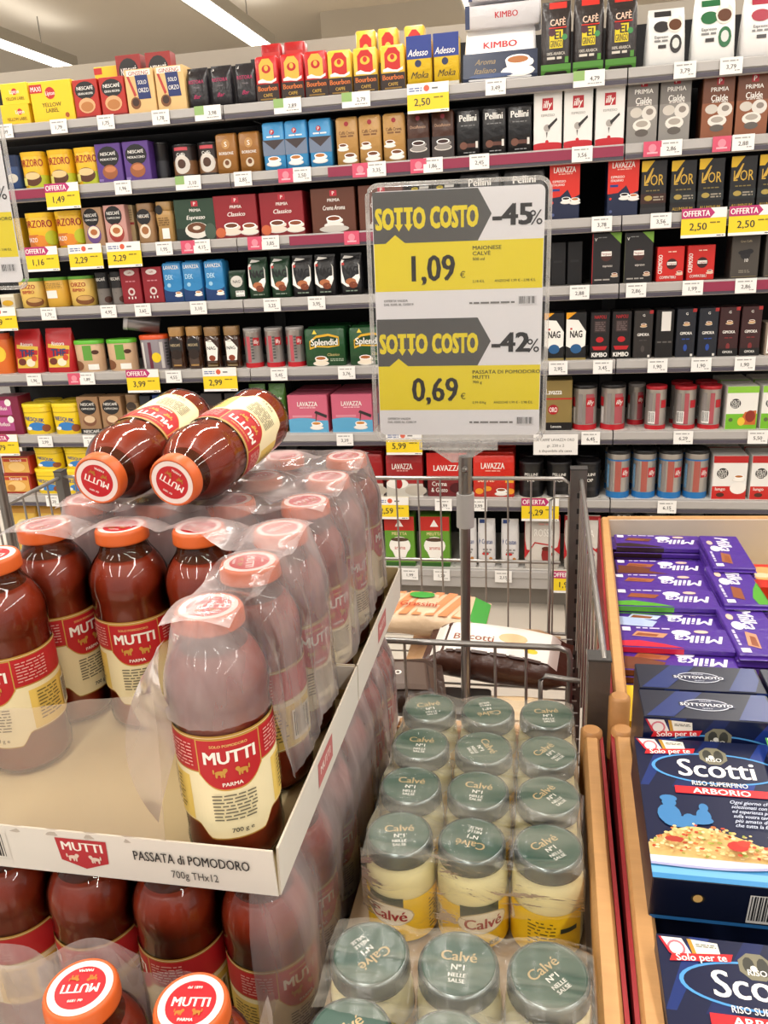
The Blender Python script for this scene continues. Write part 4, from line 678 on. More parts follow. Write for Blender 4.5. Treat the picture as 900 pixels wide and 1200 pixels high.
for k, L in TAGS.items():
    for kind, px, txt in L:
        best = min((p for p in PROD if p[0] == k), key=lambda p: max(p[1]-px, px-p[2], 0)*10+abs((p[1]+p[2])/2-px)*.1)
        names.append({'w': 'white', 'g': 'wide white', 'o': 'magenta-topped offer', 'y': 'yellow'}[kind] + f' tag reading {txt} under the {best[3]}, {ORD[k]}')
cnt = {}
import re
nkey = lambda s_: re.sub(r'reading \S+ ', '', s_)
for nme in names: cnt[nkey(nme)] = cnt.get(nkey(nme), 0)+1
seen = {}; i = 0
for k, L in TAGS.items():
    for kind, px, txt in L:
        x = px_on_lip(px, k); me, pr, h_ = ptag(kind, txt)
        z = LIPS[k]+.002 if kind in 'wg' else LIPS[k]-.012
        o = link('price_tag', me, None, (x, SHY-.0105 if kind in 'wg' else SHY-.0125, z), (math.radians(-3), 0, 0)); link('front_print', pr, o)
        nme = names[i]; i += 1
        kk = nkey(nme)
        if cnt[kk] > 1:
            seen[kk] = seen.get(kk, 0)+1; nme = POS[cnt[kk]][seen[kk]-1]+nme.replace(' tag ', ' tags ', 1)
        tag(o, nme, 'price tag', f'price tags on the {ORD[k]} edge')
me, pr, h_ = ptag('n', ''); P = at(651, 521, Y=SHY-.014)
o = link('notice_card', me, None, tuple(P)); link('front_print', pr, o); tag(o, 'white notice card with grey lettering hanging under the sixth shelf edge', 'notice')
for k, L in PINK.items():
    for px in L:
        q = MB(); q.box(-.027, -.001, -.022, .027, .001, .022, M('#d0506c', .5)); o = q.build('shelf_sticker', None, (px_on_lip(px, k), SHY-.0105, LIPS[k]+.002))
        d = Dec(lambda a, b, e: (a, -.001-e, b)); d.circ(0, .002, .012, .012, '#e08a9a'); d.rect(-.016, -.014, .016, -.009, '#e9b0bc'); link('front_print', d.mb.mesh('front_print'), o)
        best = min((p for p in PROD if p[0] == k), key=lambda p: abs((p[1]+p[2])/2-px))
        tag(o, f'pink square sticker under the {best[3]}, {ORD[k]} edge', 'sticker', f'pink stickers on the {ORD[k]} edge')

# ================================================================== SIGN
def sign_thing(x1, z0, label, pole):
    "right lower corner of the sheet holder at x1, z0"
    W, H = .300, .432; Y = 1.40
    t = empty('price_sign', (x1-W/2, Y, z0)); t.rotation_euler = (0, math.radians(.9), math.radians(2))
    tag(t, label, 'sign')
    q = MB(); q.rrect([(-.0006, W-.016, H-.02, .01), (.0006, W-.016, H-.02, .01)], M('#f4f2f4', .45), 4, False)
    sh = q.build('paper_sheet', t, (0, 0, H/2), (PI/2, 0, 0))
    def half(zb):
        d = Dec(lambda a, b, e: (a, -.0006-e, b+zb), None, W-.018, H/2-.010, e0=.0002, de=.00004); d.rough = .5
        return d
    frm = clear_mat('clear_acrylic', .06, '#ffffff', rough=.05, bscale=3, hz_lo=.01, ior=1.35, gloss=.6)
    edge = clear_mat('acrylic_edge', .40, '#e4e2de', rough=.2, bscale=30, hz_lo=.2, ior=1.3, gloss=.6)
    for zb, pct, price, l1, l2, l3, unit in ((H/2, '45', '1,09', 'MAIONESE', 'CALVÈ', '500 ml', '2,18 €/L'), (.010, '42', '0,69', 'PASSATA DI POMODORO', 'MUTTI', '700 g', '0,99 €/Kg')):
        d = half(zb); w2 = W-.018; h2 = H/2-.010; X = lambda u: (u-.5)*w2
        d.rect(X(0), .22*h2, X(1), .60*h2, '#f8e22c')
        d.poly([(X(0), .60*h2), (X(0), h2*.995), (X(.62), h2*.995), (X(.70), .80*h2), (X(.62), .60*h2), (X(.0), .60*h2)], '#5b5a58')
        d.poly([(X(.07), .598*h2), (X(.19), .598*h2), (X(.13), .665*h2)], '#f8e22c')
        ye = '#f8e22c'
        def big(s, u, v, hh, **k): d.text(s, X(u), v*h2, hh*h2, ye, **k)
        d.text('SO', X(.070), .79*h2, .155*h2, ye, bold=.13, mw=.106*w2); d.text('O', X(.276), .79*h2, .155*h2, ye, bold=.13, mw=.066*w2)
        for uu in (.154, .212):
            d.rect(X(uu-.026), .838*h2, X(uu+.026), .872*h2, ye); d.rect(X(uu-.012), .74*h2, X(uu+.012), .84*h2, ye)
            d.poly([(X(uu-.025), .745*h2), (X(uu), .69*h2), (X(uu+.025), .745*h2)], ye)
        d.text('COSTO', X(.482), .79*h2, .155*h2, ye, bold=.13, mw=.275*w2)
        d.text('-'+pct, X(.82), .79*h2, .155*h2, '#2a2829', bold=.08, mw=.22*w2, sx=1.15); d.text('%', X(.955), .76*h2, .11*h2, '#2a2829', bold=.0, mw=.075*w2)
        d.text(price, X(.355), .40*h2, .205*h2, '#262425', bold=.07, sx=.80); d.text('€', X(.53), .34*h2, .05*h2, '#6a6014')
        for i_, s_ in enumerate((l1, l2, l3)): d.text(s_, X(.59), (.545-.043*i_)*h2, (.030 if i_ < 2 else .022)*h2, '#3a3820', bold=.02, anchor=1, sx=1.15)
        d.text(unit, X(.59), .285*h2, .020*h2, '#4a4820', bold=.0, anchor=1); d.text('ANZICHÈ 1,99 € - 3,98 €/L', X(.72), .285*h2, .020*h2, '#4a4820', bold=.0, anchor=1)
        d.text('OFFERTA VALIDA', X(.05), .145*h2, .018*h2, '#4a4848', bold=.02, anchor=1); d.text('DAL 02/05 AL 12/05/19', X(.05), .115*h2, .018*h2, '#4a4848', bold=.02, anchor=1)
        d.lines(X(.57), .10*h2, X(.84), .125*h2, 1, '#7a7876'); d.barcode(X(.86), .09*h2, X(.97), .16*h2, bg='#e6e4e6')
        link('sheet_print', d.mb.mesh('sheet_print'), t)
    for nm_, yy in (('front_cover', -.005), ('back_cover', .004)):
        q = MB(); pts = []
        for cx, cy, s_ in ((W/2-.02, H/2-.02, 0), (-W/2+.02, H/2-.02, PI/2), (-W/2+.02, -H/2+.02, PI), (W/2-.02, -H/2+.02, 1.5*PI)):
            for k in range(6): g = s_+PI/2*k/5; pts.append((cx+.02*math.cos(g), yy, cy+.02*math.sin(g)+H/2))
        q.add(pts, [tuple(range(len(pts)))], frm); q.build(nm_, t)
    # rim: rounded rectangle tube
    path = []; a, b, r = W/2, H/2, .02
    for cx, cy, s_ in ((a-r, b-r, 0), (-a+r, b-r, PI/2), (-a+r, -b+r, PI), (a-r, -b+r, 1.5*PI)):
        for k in range(6): g = s_+PI/2*k/5; path.append((cx+r*math.cos(g), 0, cy+r*math.sin(g)))
    path.append(path[0]); q = MB(); q.tube(path, .0038, edge, 6); q.build('rim', t, (0, 0, H/2))
    q = MB()
    q.box(-.07, -.010, -.016, .07, .008, -.003, edge); q.add([(-.05, -.006, -.014), (.05, -.006, -.014), (.012, -.006, -.04), (-.012, -.006, -.04), (-.05, .006, -.014), (.05, .006, -.014), (.012, .006, -.04), (-.012, .006, -.04)],
        [(0, 3, 2, 1), (4, 5, 6, 7), (0, 4, 7, 3), (1, 2, 6, 5), (3, 7, 6, 2)], edge)
    q.build('clamp', t)
    st = M('#8b8784', .28, .85)
    q = MB(); L = pole; q.tube([(0, 0, -.03), (0, 0, -.10)], .0125, st, 14); q.tube([(0, 0, -.09), (.0, 0, -L)], .0095, st, 14)
    po_ = q.build('pole', t, (.012, .0, 0))
    q = MB(); q.tube([(0, 0, -.10), (0, 0, -.165)], .0165, M('#a8a5a2', .4, .2), 14); q.build('sleeve', po_)
    q = MB(); q.rrect([(-L, .10, .10, .01), (-L+.012, .10, .10, .01)], st, 3, False); q.build('foot_plate', po_)
    q = MB(); q.lathe([(.005, 0), (.006, .008), (.003, .012)], st, 8); q.build('clamp_screw', po_, (0, -.012, -.05), (PI/2, 0, 0))
    return t
sign_thing(.004, 1.024, 'framed double price sign on a steel pole, yellow bands reading 1,09 and 0,69', .55)
sign_thing(-.951, 1.325, 'second framed price sign on a pole, only its right edge in view', .85)

# ================================================================== WIRE BASKET
wirem = M('#a5a19d', .3, .7); raild = M('#8b8885', .32, .7)
bk = empty('wire_basket', (-.55, 1.5, 0)); tag(bk, 'large grey wire display basket on posts behind the bottle stack', 'basket')
BX0, BX1, BYF, BYB, BZB, BZF, BZ0 = -1.205, .078, 1.262, 1.77, .845, .688, .455
ox, oy = -.55, 1.5
def T(path, r, name, par=None, m=wirem, n=6):
    q = MB(); q.tube([(a-ox, b-oy, c) for a, b, c in path], r, m, n); return q.build(name, par or bk)
def vw(x, y, z0, z1, r=.0022):
    key = ('wire', round(z1-z0, 3), r)
    if key not in _tagmesh:
        q = MB(); q.tube([(0, 0, 0), (0, 0, z1-z0)], r, wirem, 5); _tagmesh[key] = q.mesh('wire')
    link('wire', _tagmesh[key], bk, (x-ox, y-oy, z0))
T([(BX0, BYB, BZB-.01), (BX0+.01, BYB, BZB), (BX1-.03, BYB, BZB), (BX1-.012, BYB, BZB-.012), (BX1-.012, BYB, BZ0)], .0048, 'top_rail')
T([(BX0, BYB, .64), (BX1-.03, BYB, .64)], .0042, 'middle_rail'); T([(BX0, BYB, BZ0), (BX1, BYB, BZ0)], .0042, 'bottom_rail')
T([(BX1-.055, BYB-.006, BZ0), (BX1-.055, BYB-.006, BZB-.05), (BX1-.045, BYB-.006, BZB-.04), (BX1-.005, BYB-.006, BZB-.04), (BX1+.002, BYB, BZB-.05)], .0042, 'corner_loop')
x = BX0+.04
while x < BX1-.03: vw(x, BYB-.006, BZ0, BZB-.002); x += .052
T([(BX0, BYF, BZF-.01), (BX0+.01, BYF, BZF), (.035, BYF, BZF), (.05, BYF, BZF-.006), (.054, BYF, BZF-.02), (.054, BYF, BZ0)], .0055, 'front_rail', None, raild)
T([(.004, BYF-.04, .60), (.004, BYF-.04, .645), (.012, BYF-.04, .655), (.07, BYF-.04, .648)], .0045, 'corner_loop', None, raild)
T([(BX0, BYF, BZ0), (BX1, BYF, BZ0)], .0042, 'bottom_rail')
x = BX0+.05
while x < .03: vw(x, BYF, BZ0, BZF, .0028); x += .054
for xs, nm_ in ((BX0, 1), (BX1+.012, 2)):
    T([(xs, 1.02 if nm_ == 2 else BYF, .80 if nm_ == 2 else BZB-.004), (xs, BYB, BZB)], .0048, 'side_rail')
    T([(xs, 1.02 if nm_ == 2 else BYF, .63), (xs, BYB, .63)], .0036, 'side_rail')
    y = BYF if nm_ == 1 else 1.05
    while y < BYB-.02: vw(xs-.004, y, BZ0, (.80+(y-1.02)/.75*.045) if nm_ == 2 else BZB-.004, .0026); y += .05 if nm_ == 1 else .08
for i in range(11):
    y = BYF+.03+i*.045; T([(BX0, y, BZ0), (BX1, y, BZ0)], .002, 'base_wire')
postm = M('#6f6c69', .38, .7, bump=.1)
for px_, py_, pw, pt, nm_ in ((BX0, BYF, .02, .86, 0), (BX0, BYB, .02, .86, 0), (BX1+.006, BYB, .036, .868, 1), (BX1+.006, 1.030, .030, .80, 1)):
    q = MB(); q.box(-pw/2, -.014, 0, pw/2, .014, pt, postm); q.box(-pw/2-.001, -.015, pt, pw/2+.001, .015, pt+.003, M('#3d3b3a', .5))
    if pw > .03:
        for j in range(20): q.box(-.003, -.0145, .1+j*.037, .003, -.0138, .112+j*.037, M('#1a1a1a', .6))
    q.build('post', bk, (px_-ox, py_-oy, 0))
# packets lying in the basket
def packet(loc, rot, W, D, H, col, ops, label, edge):
    q = MB(); rows = []
    for i, s in enumerate((.0, .04, .14, .5, .86, .96, 1.0)):
        t_ = (.02, .10, .8, 1, .8, .10, .02)[i]; rows.append((s*W-W/2, max(.003, H*t_), D*(1 if t_ > .5 else .94), H*.45*t_+.001))
    q.rrect(rows, M(col, .3, bump=.5, bscale=25), 4); me = q.mesh('food_packet'); me.transform(Matrix.Rotation(PI/2, 4, 'Y')); me.set_sharp_from_angle(angle=math.radians(60))
    me.transform(Matrix.Translation((0, 0, H/2)))
    o = link('food_packet', me, None, loc, rot); tag(o, label, 'food packet')
    def f(a, b, e):
        u = abs(a)/(W/2); t_ = 1 if u < .35 else (1-.2*(u-.35)/.37 if u < .72 else max(.06, .8-.72*(u-.72)/.2)); v = min(1, abs(b)/(D/2))
        return (a, b, H/2+H/2*t_*math.sqrt(max(.05, 1-max(0, (v-.55)/.45)**2)) + e + .002)
    d = Dec(f, .25, W, D); d.nv = 12; ops(d); link('top_print', d.mb.mesh('top_print'), o); return o
def opA(d):
    for i in range(7): d.poly([(-.12+i*.03, -.05), (-.10+i*.03, -.05), (-.06+i*.03, .05), (-.08+i*.03, .05)], '#e08a5a')
    d.poly([(.10, -.05), (.135, -.05), (.135, .05), (.10, .05)], '#3f9a3a'); d.circ(-.02, .03, .03, .014, '#3f9a3a'); d.text('Grissini', -.02, -.01, .02, '#b8482a', bold=.05)
def opB(d):
    d.rect(-.135, -.045, .125, .062, '#e4ddd6'); d.circ(.03, .01, .03, .016, '#e8b88a'); d.circ(.07, -.02, .014, .008, '#e0c030'); d.text('Biscotti', -.05, .0, .02, '#8a4a30', bold=.03); d.lines(-.1, -.052, .1, -.04, 1, '#3a2018')
packet((-.245, 1.63, .535), (math.radians(6), 0, math.radians(-4)), .27, .13, .06, '#d8bc9c', opA, 'orange and white snack packet with green corners, behind the pole', 0)
packet((-.085, 1.50, .505), (math.radians(10), math.radians(3), math.radians(-6)), .30, .14, .075, '#43261c', opB, 'dark brown biscuit packet with white top, right side of basket', 0)
packet((-.30, 1.36, .50), (math.radians(8), 0, math.radians(12)), .24, .13, .07, '#3a2820', lambda d: (d.rect(-.10, -.05, .1, .03, '#5a463a'), d.text('Cacao', 0, 0, .02, '#e8e0d8', bold=.05)), 'brown packet with pale lettering, left of the white topped one', 0)
packet((-.12, 1.62, BZ0+.003), (0, 0, 0), .34, .16, .055, '#c8a078', lambda d: d.rect(-.1, -.04, .1, .04, '#e0cdb0'), 'tan packet lying underneath the others in the basket', 0)
packet((-.40, 1.42, BZ0+.003), (0, 0, .2), .30, .16, .045, '#c8b8a0', lambda d: (d.rect(-.1, -.04, .1, .04, '#e8dcc8'), d.circ(.05, 0, .02, .02, '#e08a5a')), 'pale packet at the bottom of the basket beside the bottles', 0)
packet((-.030, 1.345, BZ0+.003), (0, 0, 0), .165, .13, .05, '#b89468', lambda d: d.rect(-.07, -.04, .07, .04, '#d8bc94'), 'light brown packet beneath the biscuit packet', 0)

# ================================================================== BINS WITH BEECH RIMS
beech = M('#c3925c', .45, vary=.16, vscale=14, stretch=(6, .6, 6), bump=.05); beech2 = M('#b78450', .45, vary=.16, vscale=14, stretch=(6, .6, 6))
redb = M('#8f161d', .5, vary=.1); inner = M('#b9aea2', .6, vary=.04)
def wall_run(par, pts, z0, z1, th, rimw, mat_out, nm_='side_board', out=None):
    (xa, ya), (xb, yb) = pts; dx, dy = xb-xa, yb-ya; L = math.hypot(dx, dy); ang = math.atan2(dy, dx)
    q = MB(); q.box(0, -th/2, z0, L, th/2, z1-.012, inner); q.build(nm_, par, (xa, ya, 0), (0, 0, ang))
    q = MB(); q.box(0, -rimw/2-.0045, z0, L, -rimw/2-.0003, z1-.004, mat_out); q.build('red_facing', par, (xa, ya, 0), (0, 0, ang))
    q = MB(); q.rrect([(z1-.05, L, rimw, .002, L/2, 0), (z1-.006, L, rimw, .004, L/2, 0), (z1, L-.004, rimw-.008, .004, L/2, 0)], beech, 3); q.build('rim', par, (xa, ya, 0), (0, 0, ang))
def corner(par, x, y, z, w=.029):
    q = MB(); q.rrect([(z-.09, w, w, .012), (z+.005, w, w, .012), (z+.009, w-.008, w-.008, .009)], beech2, 4); q.build('corner_cap', par, (x, y, 0))
# jar bin
jb = empty('display_bin', (0, 0, 0)); tag(jb, 'wooden display bin with beech rim and red side, full of mayonnaise jars', 'display bin')
wall_run(jb, ((.063, .30), (.072, .962)), .0, .72, .012, .021, redb)
# turn the facing outward: the run goes toward the viewer, so its right-hand side is +x
wall_run(jb, ((-.212, .968+.082), (.055, .968+.082)), .0, .665, .012, .02, beech2)
q = MB(); q.box(-.215, .30, .595, .056, 1.03, .612, M('#a08a70', .6)); q.box(-.215, .30, 0, -.205, 1.03, .60, inner); q.build('bin_floor', jb)
corner(jb, .072, .966, .715)
# rice bin
rb = empty('display_bin', (0, 0, 0)); tag(rb, 'wooden display bin with beech rim and red side, holding blue rice boxes', 'display bin')
wall_run(rb, ((.1140, .968), (.0948, .30)), .0, .72, .012, .023, redb)
wall_run(rb, ((.112, .975), (.62, .985)), .0, .70, .012, .020, beech2)
q = MB(); q.box(.115, .30, .55, .60, .955, .57, M('#a08a70', .6)); q.build('bin_floor', rb)
corner(rb, .113, .972, .715)
wall_run(rb, ((.62, .30), (.62, .985)), .0, .72, .012, .023, redb)
# chocolate bin
cb = empty('display_bin', (0, 0, 0)); tag(cb, 'wooden display bin with beech rim filled with purple chocolate bars', 'display bin')
wall_run(cb, ((.147, 1.80), (.114, 1.015)), .0, .745, .010, .020, redb)
wall_run(cb, ((.15, 1.80), (.80, 1.83)), .0, .745, .012, .016, M('#c4b8aa', .6))
q = MB(); q.box(.13, 1.02, .56, .80, 1.79, .58, M('#e3c01c', .5)); q.build('bin_floor', cb)
corner(cb, .112, 1.012, .742)
wall_run(cb, ((.80, 1.02), (.80, 1.83)), .0, .745, .010, .020, redb); wall_run(cb, ((.135, 1.02), (.80, 1.02)), .0, .64, .010, .020, beech2)

# ================================================================== BOTTLES
glassm = clear_mat('bottle_glass', 0, rough=.03, ior=1.5, gloss=1.15)
sauce = M('#a53616', .38, vary=.16, vscale=25, bump=.06, bscale=60)
saucedk = M('#8c2010', .4, vary=.1, vscale=30)
PROF = [(.036, 0), (.0445, .003), (.047, .010), (.0478, .022), (.0465, .030), (.0465, .148), (.0470, .152), (.0462, .157), (.0470, .162), (.0464, .167), (.0474, .172), (.0481, .181), (.0480, .190), (.0462, .200), (.0428, .209), (.0382, .217), (.0336, .2235), (.0300, .229), (.0282, .234), (.0275, .238), (.0275, .2420)]
q = MB(); q.lathe(PROF, glassm, 32, (True, False)); me_glass = q.mesh('glass')
q = MB(); q.lathe([(max(.001, r-.0022), z+.003 if z < .01 else z) for r, z in PROF if z < .218]+[(.0340, .2195), (.02, .2205)], sauce, 28); me_sauce = q.mesh('passata_bottle')
q = MB(); q.lathe([(.0318, .2215), (.0278, .229), (.0262, .235), (.0262, .241)], clear_mat('film_of_sauce', .5, '#8a5a3c', '#c08060', bscale=40, hz_lo=.25, gloss=0), 24, (False, False)); me_smear = q.mesh('neck_smear')
orange = M('#cf5f28', .38); q = MB()
n_ = 72; rr = []
for z, base, amp in ((.2400, .0305, .0), (.2405, .0315, .0), (.2425, .0312, .0004), (.2530, .0308, .0004), (.2550, .0302, 0), (.2570, .0288, 0), (.2572, .0278, 0), (.2563, .0272, 0)):
    rr.append([((base+amp*(j % 2))*math.cos(2*PI*j/n_), (base+amp*(j % 2))*math.sin(2*PI*j/n_), z) for j in range(n_)])
q.loft(rr, orange, True, (False, True)); me_cap = q.mesh('cap')
d = Dec(top_map(.2564), e0=.0001, de=.00008)
gold = '#b5762c'
d.circ(0, 0, .0268, .0268, '#ecdcd6', 40); d.circ(0, 0, .0208, .0208, '#c01e28', 36)
d.text('MUTTI', 0, .001, .0085, '#f4efe8', bold=.07, mw=.031)
def lion(d, cx, cy, s, fl, col):
    for ox_, oy_, rx, ry in ((0, 0, 1, .42), (.85, .45, .42, .42), (-.7, -.5, .22, .5), (.6, -.5, .2, .5), (-1.15, .35, .16, .5), (.15, -.5, .18, .42)):
        d.circ(cx+fl*ox_*s, cy+oy_*s, rx*s, ry*s, col, 10)
lion(d, -.0075, -.0085, .0034, 1, gold); lion(d, .0075, -.0085, .0034, -1, gold)
d.text('PARMA', 0, -.0158, .0028, '#f4efe8', bold=.05); d.text('dal 1899', 0, .0135, .0026, '#f4efe8', bold=.03)
me_capprint = d.mb.mesh('cap_print')
RL = .0470
def label_mesh():
    d = Dec(cyl_map(RL), RL, e0=.0002, de=.00007); d.rough = .5
    dg = lambda a: a*PI/180*RL
    cream, yel, red = '#efe2b8', '#e8c866', '#b81e26'
    def bot(x):
        a = abs(x)/dg(1)
        if a < 30: return .040
        if a < 48: return .040+.016*((a-30)/18)**2*(3-2*(a-30)/18)
        return .056
    N = 60
    d.strip(dg(-155), dg(155), .151, lambda x: bot(x)-.0015, '#b5883a', N)
    d.strip(dg(-155), dg(155), .1490, bot, cream, N)
    for s in (-1, 1): d.strip(dg(s*52), dg(s*150), .106, lambda x: bot(x)+.001, yel, 14)
    d.strip(dg(-154), dg(154), .1485, .112, '#b5883a', N); d.strip(dg(-154), dg(154), .1472, .1135, red, N)
    def sh(x):
        a = abs(x)/dg(36); return .094+.018*max(0, a)**3 if a < 1 else .112
    d.strip(dg(-37), dg(37), .1475, lambda x: sh(x)-.0016, '#c79a48', 22); d.strip(dg(-35.5), dg(35.5), .1465, sh, red, 22)
    d.text('MUTTI', 0, .1285, .0125, '#f4efe4', bold=.075, mw=.047)
    d.text('SOLO POMODORO', 0, .1405, .0028, '#e8c878', bold=.04, mw=.034)
    lion(d, -.010, .1125, .0052, 1, '#c79440'); lion(d, .010, .1125, .0052, -1, '#c79440'); d.text('PARMA', 0, .1005, .0040, '#f4efe4', bold=.06)
    for s in (-1, 1):
        d.lines(dg(s*62)-dg(20), .118, dg(s*62)+dg(20), .144, 7, '#e0a8a0', .35)
        d.lines(dg(s*80)-dg(18), .066, dg(s*80)+dg(18), .104, 9, '#6a5a2c', .35)
    d.lines(-.020, .060, .020, .090, 8, '#6a6450', .4); d.text('700 g e', .004, .050, .0048, '#2a2826', bold=.03)
    d.barcode(dg(105), .064, dg(140), .100, bg='#f0e6c8'); lion(d, dg(-120), .080, .005, 1, '#7a5a20')
    return d.mb.mesh('label')
me_label = label_mesh()
BT = []
def bottle(loc, label, yaw=0, rot=None, group='tomato passata bottles', seen=True, scale=1):
    o = link('passata_bottle', me_sauce, None, loc, rot or (0, 0, yaw)); tag(o, label, 'bottle', group); o.scale = (scale,)*3
    link('glass', me_glass, o); c = link('cap', me_cap, o); link('label', me_label, o); link('neck_smear', me_smear, o); link('cap_print', me_capprint, c, (0, 0, 0), (0, 0, random.uniform(-.5, .5)))
    return o
CX = [-.294, -.394, -.4935, -.597]; RY = [.614, .722, .824, .928, 1.040, 1.154]; ZB = .803
colw = ['right column', 'second column from right', 'third column from right', 'left column']
roww = ['first row', 'second row', 'third row', 'fourth row', 'fifth row', 'sixth row']
yaws = {(0, 0): 27, (0, 1): -50, (0, 2): 62, (0, 3): 56, (0, 4): 75, (0, 5): 95, (1, 2): -40, (2, 2): 24, (3, 2): 72, (3, 1): -2}
for ci in range(4):
    for ri in range(6):
        if ri == 0 and ci > 0: continue
        if ri == 1 and ci in (1, 2): continue
        tr = 'front upper tray' if ri < 3 else 'rear upper tray'
        lb = {(0, 0): 'film-wrapped tomato passata bottle alone at the front right corner of the upper tray', (3, 1): 'tomato passata bottle cut by the left frame edge, open upper tray',
              (2, 2): 'unwrapped tomato passata bottle with full front label, middle of the opened tray'}.get((ci, ri), f'passata bottle in the {tr}, {roww[ri]} from the front, {colw[ci]}')
        bottle((CX[ci], RY[ri], ZB), lb, math.radians(yaws.get((ci, ri), random.uniform(-60, 60))), group='bottles in the upper trays')
C2 = [-.277, -.377, -.477, -.577]; R2 = [.450, .622, .722, .820, .918, 1.016, 1.114]; ZB2 = .523
for ri in range(7):
    for ci in range(4):
        if ri == 0 and ci > 1: continue
        if ri > 2 and ci > 0: continue
        lb = {(0, 0): 'tomato passata bottle at the bottom edge, its cap right of the other front cap', (1, 0): 'tomato passata bottle at the bottom edge, cap lettering upside down, left of the other'}.get((ci, ri),
             f'passata bottle in the lower layer under trays, {(roww+["seventh row"])[ri]}, {colw[ci]}')
        o = bottle((C2[ci], R2[ri], ZB2), lb, math.radians({(0, 0): 18, (1, 0): 195, (0, 1): 62, (1, 1): -60, (2, 1): -60, (3, 1): -60}.get((ci, ri), 45 if ci == 0 else random.uniform(-50, 50))), group='bottles in the lower layer')
def lying(a, b, label, roll):
    a, b = Vector(a), Vector(b); ax = (a-b).normalized()           # from base to cap
    zq = Vector((0, 0, 1)).rotation_difference(ax).to_matrix().to_4x4() @ Matrix.Rotation(roll, 4, 'Z')
    base = a - ax*.257
    o = bottle((0, 0, 0), label, group='bottles lying on top of the stack'); e = zq.to_euler(); o.rotation_euler = e; o.location = base
    return o
lying((-.524, .838, 1.111), (-.520, 1.10, 1.135), 'tomato passata bottle lying on its side on the stack, left of the lying pair', math.radians(150))
lying((-.424, .832, 1.111), (-.400, 1.09, 1.135), 'tomato passata bottle lying on its side on the stack, right of the lying pair', math.radians(120))

# trays
card = M('#dcd6cc', .6, vary=.05, vscale=12); cardin = M('#b9a67c', .6, vary=.05, vscale=8)
def tray(x0, x1, y0, y1, z0, zt, label, front=True, flare=.003, rfl=.002):
    fl0 = flare
    cx, cy = (x0+x1)/2, (y0+y1)/2; W, D = x1-x0, y1-y0; H = zt-z0
    t = empty('cardboard_tray', (cx, cy, z0)); tag(t, label, 'cardboard tray')
    q = MB(); q.box(-W/2, -D/2, 0, W/2, D/2, .003, cardin); q.build('tray_floor', t)
    def wl(name, p0, p1, nx, ny):
        flare = rfl if nx > 0 else fl0; q = MB(); th = .002
        a = Vector((p0[0], p0[1], 0)); b = Vector((p1[0], p1[1], 0)); n = Vector((nx, ny, 0))
        vs = [a, b, b+n*flare+Vector((0, 0, H)), a+n*flare+Vector((0, 0, H))]; ws = [v+n*th for v in vs]
        q.add(vs, [(3, 2, 1, 0)], card if False else cardin); q.add(ws, [(0, 1, 2, 3)], card); q.add(vs+ws, [(3, 2, 6, 7), (0, 4, 5, 1), (0, 3, 7, 4), (1, 5, 6, 2)], M('#c9beae', .7))
        return q.build(name, t)
    wl('right_wall', (W/2, -D/2), (W/2, D/2), 1, 0); wl('left_wall', (-W/2, D/2), (-W/2, -D/2), -1, 0); wl('rear_wall', (W/2, D/2), (-W/2, D/2), 0, 1)
    f = wl('front_wall', (-W/2, -D/2), (W/2, -D/2), 0, -1)
    if front:
        s_ = flare/H
        d = Dec(lambda a, b, e: (a, -D/2-.002-s_*b-e, b), e0=.0003); d.rough = .6
        X = lambda px: at(px, 1000, Y=y0).x-cx
        d.barcode(X(-40), .010, X(16), .044, bg='#d4cec4')
        lx0, lx1 = X(72), X(130); lc = (lx0+lx1)/2; lw = lx1-lx0
        d.poly([(lx0, .045), (lx0+.002, .018), (lc-lw*.3, .015), (lc, .009), (lc+lw*.3, .015), (lx1-.002, .018), (lx1, .045)], '#b02830')
        d.text('MUTTI', lc, .036, .0105, '#f0e8de', bold=.07, mw=lw*.8); lion(d, lc-lw*.22, .0225, .0052, 1, '#e0c8b8'); lion(d, lc+lw*.22, .0225, .0052, -1, '#e0c8b8')
        d.text('PASSATA di POMODORO', (X(160)+X(293))/2, .0335, .0112, '#201e1e', bold=.035, mw=X(293)-X(160)); d.text('700g THx12', (X(200)+X(254))/2, .0150, .0090, '#3a3836', bold=.0, mw=X(254)-X(200))
        link('side_print', d.mb.mesh('side_print'), f)
    d = Dec(lambda a, b, e: (W/2+.002+rfl/H*b+e, a, b), e0=.0003); d.rough = .6
    d.rect(-.03, .014, .03, .044, '#c07070'); d.text('MUTTI', 0, .030, .010, '#e8d8d0', bold=.06); link('side_print', d.mb.mesh('side_print'), t.children[0] if t.children else f)
    return t
T1 = tray(-.648, -.232, .552, .880, .799, .852, 'white cardboard tray with red emblem and black lettering, front upper')
T2 = tray(-.648, -.232, .884, 1.208, .799, .852, 'white cardboard tray behind the lettered one, holding wrapped bottles', front=False)
T3 = tray(-.628, -.226, .394, 1.170, .519, .560, 'lower cardboard tray under the film-wrapped bottom bottles', front=False, flare=.004, rfl=.004)
q = MB(); q.box(-.60, -.36, 0, .22, .42, .515, M('#7a5c40', .7, vary=.15)); pl = q.build('pallet_base', None, (-.45, .75, 0)); tag(pl, 'dark wooden base carrying the stack of bottle trays', 'pallet')

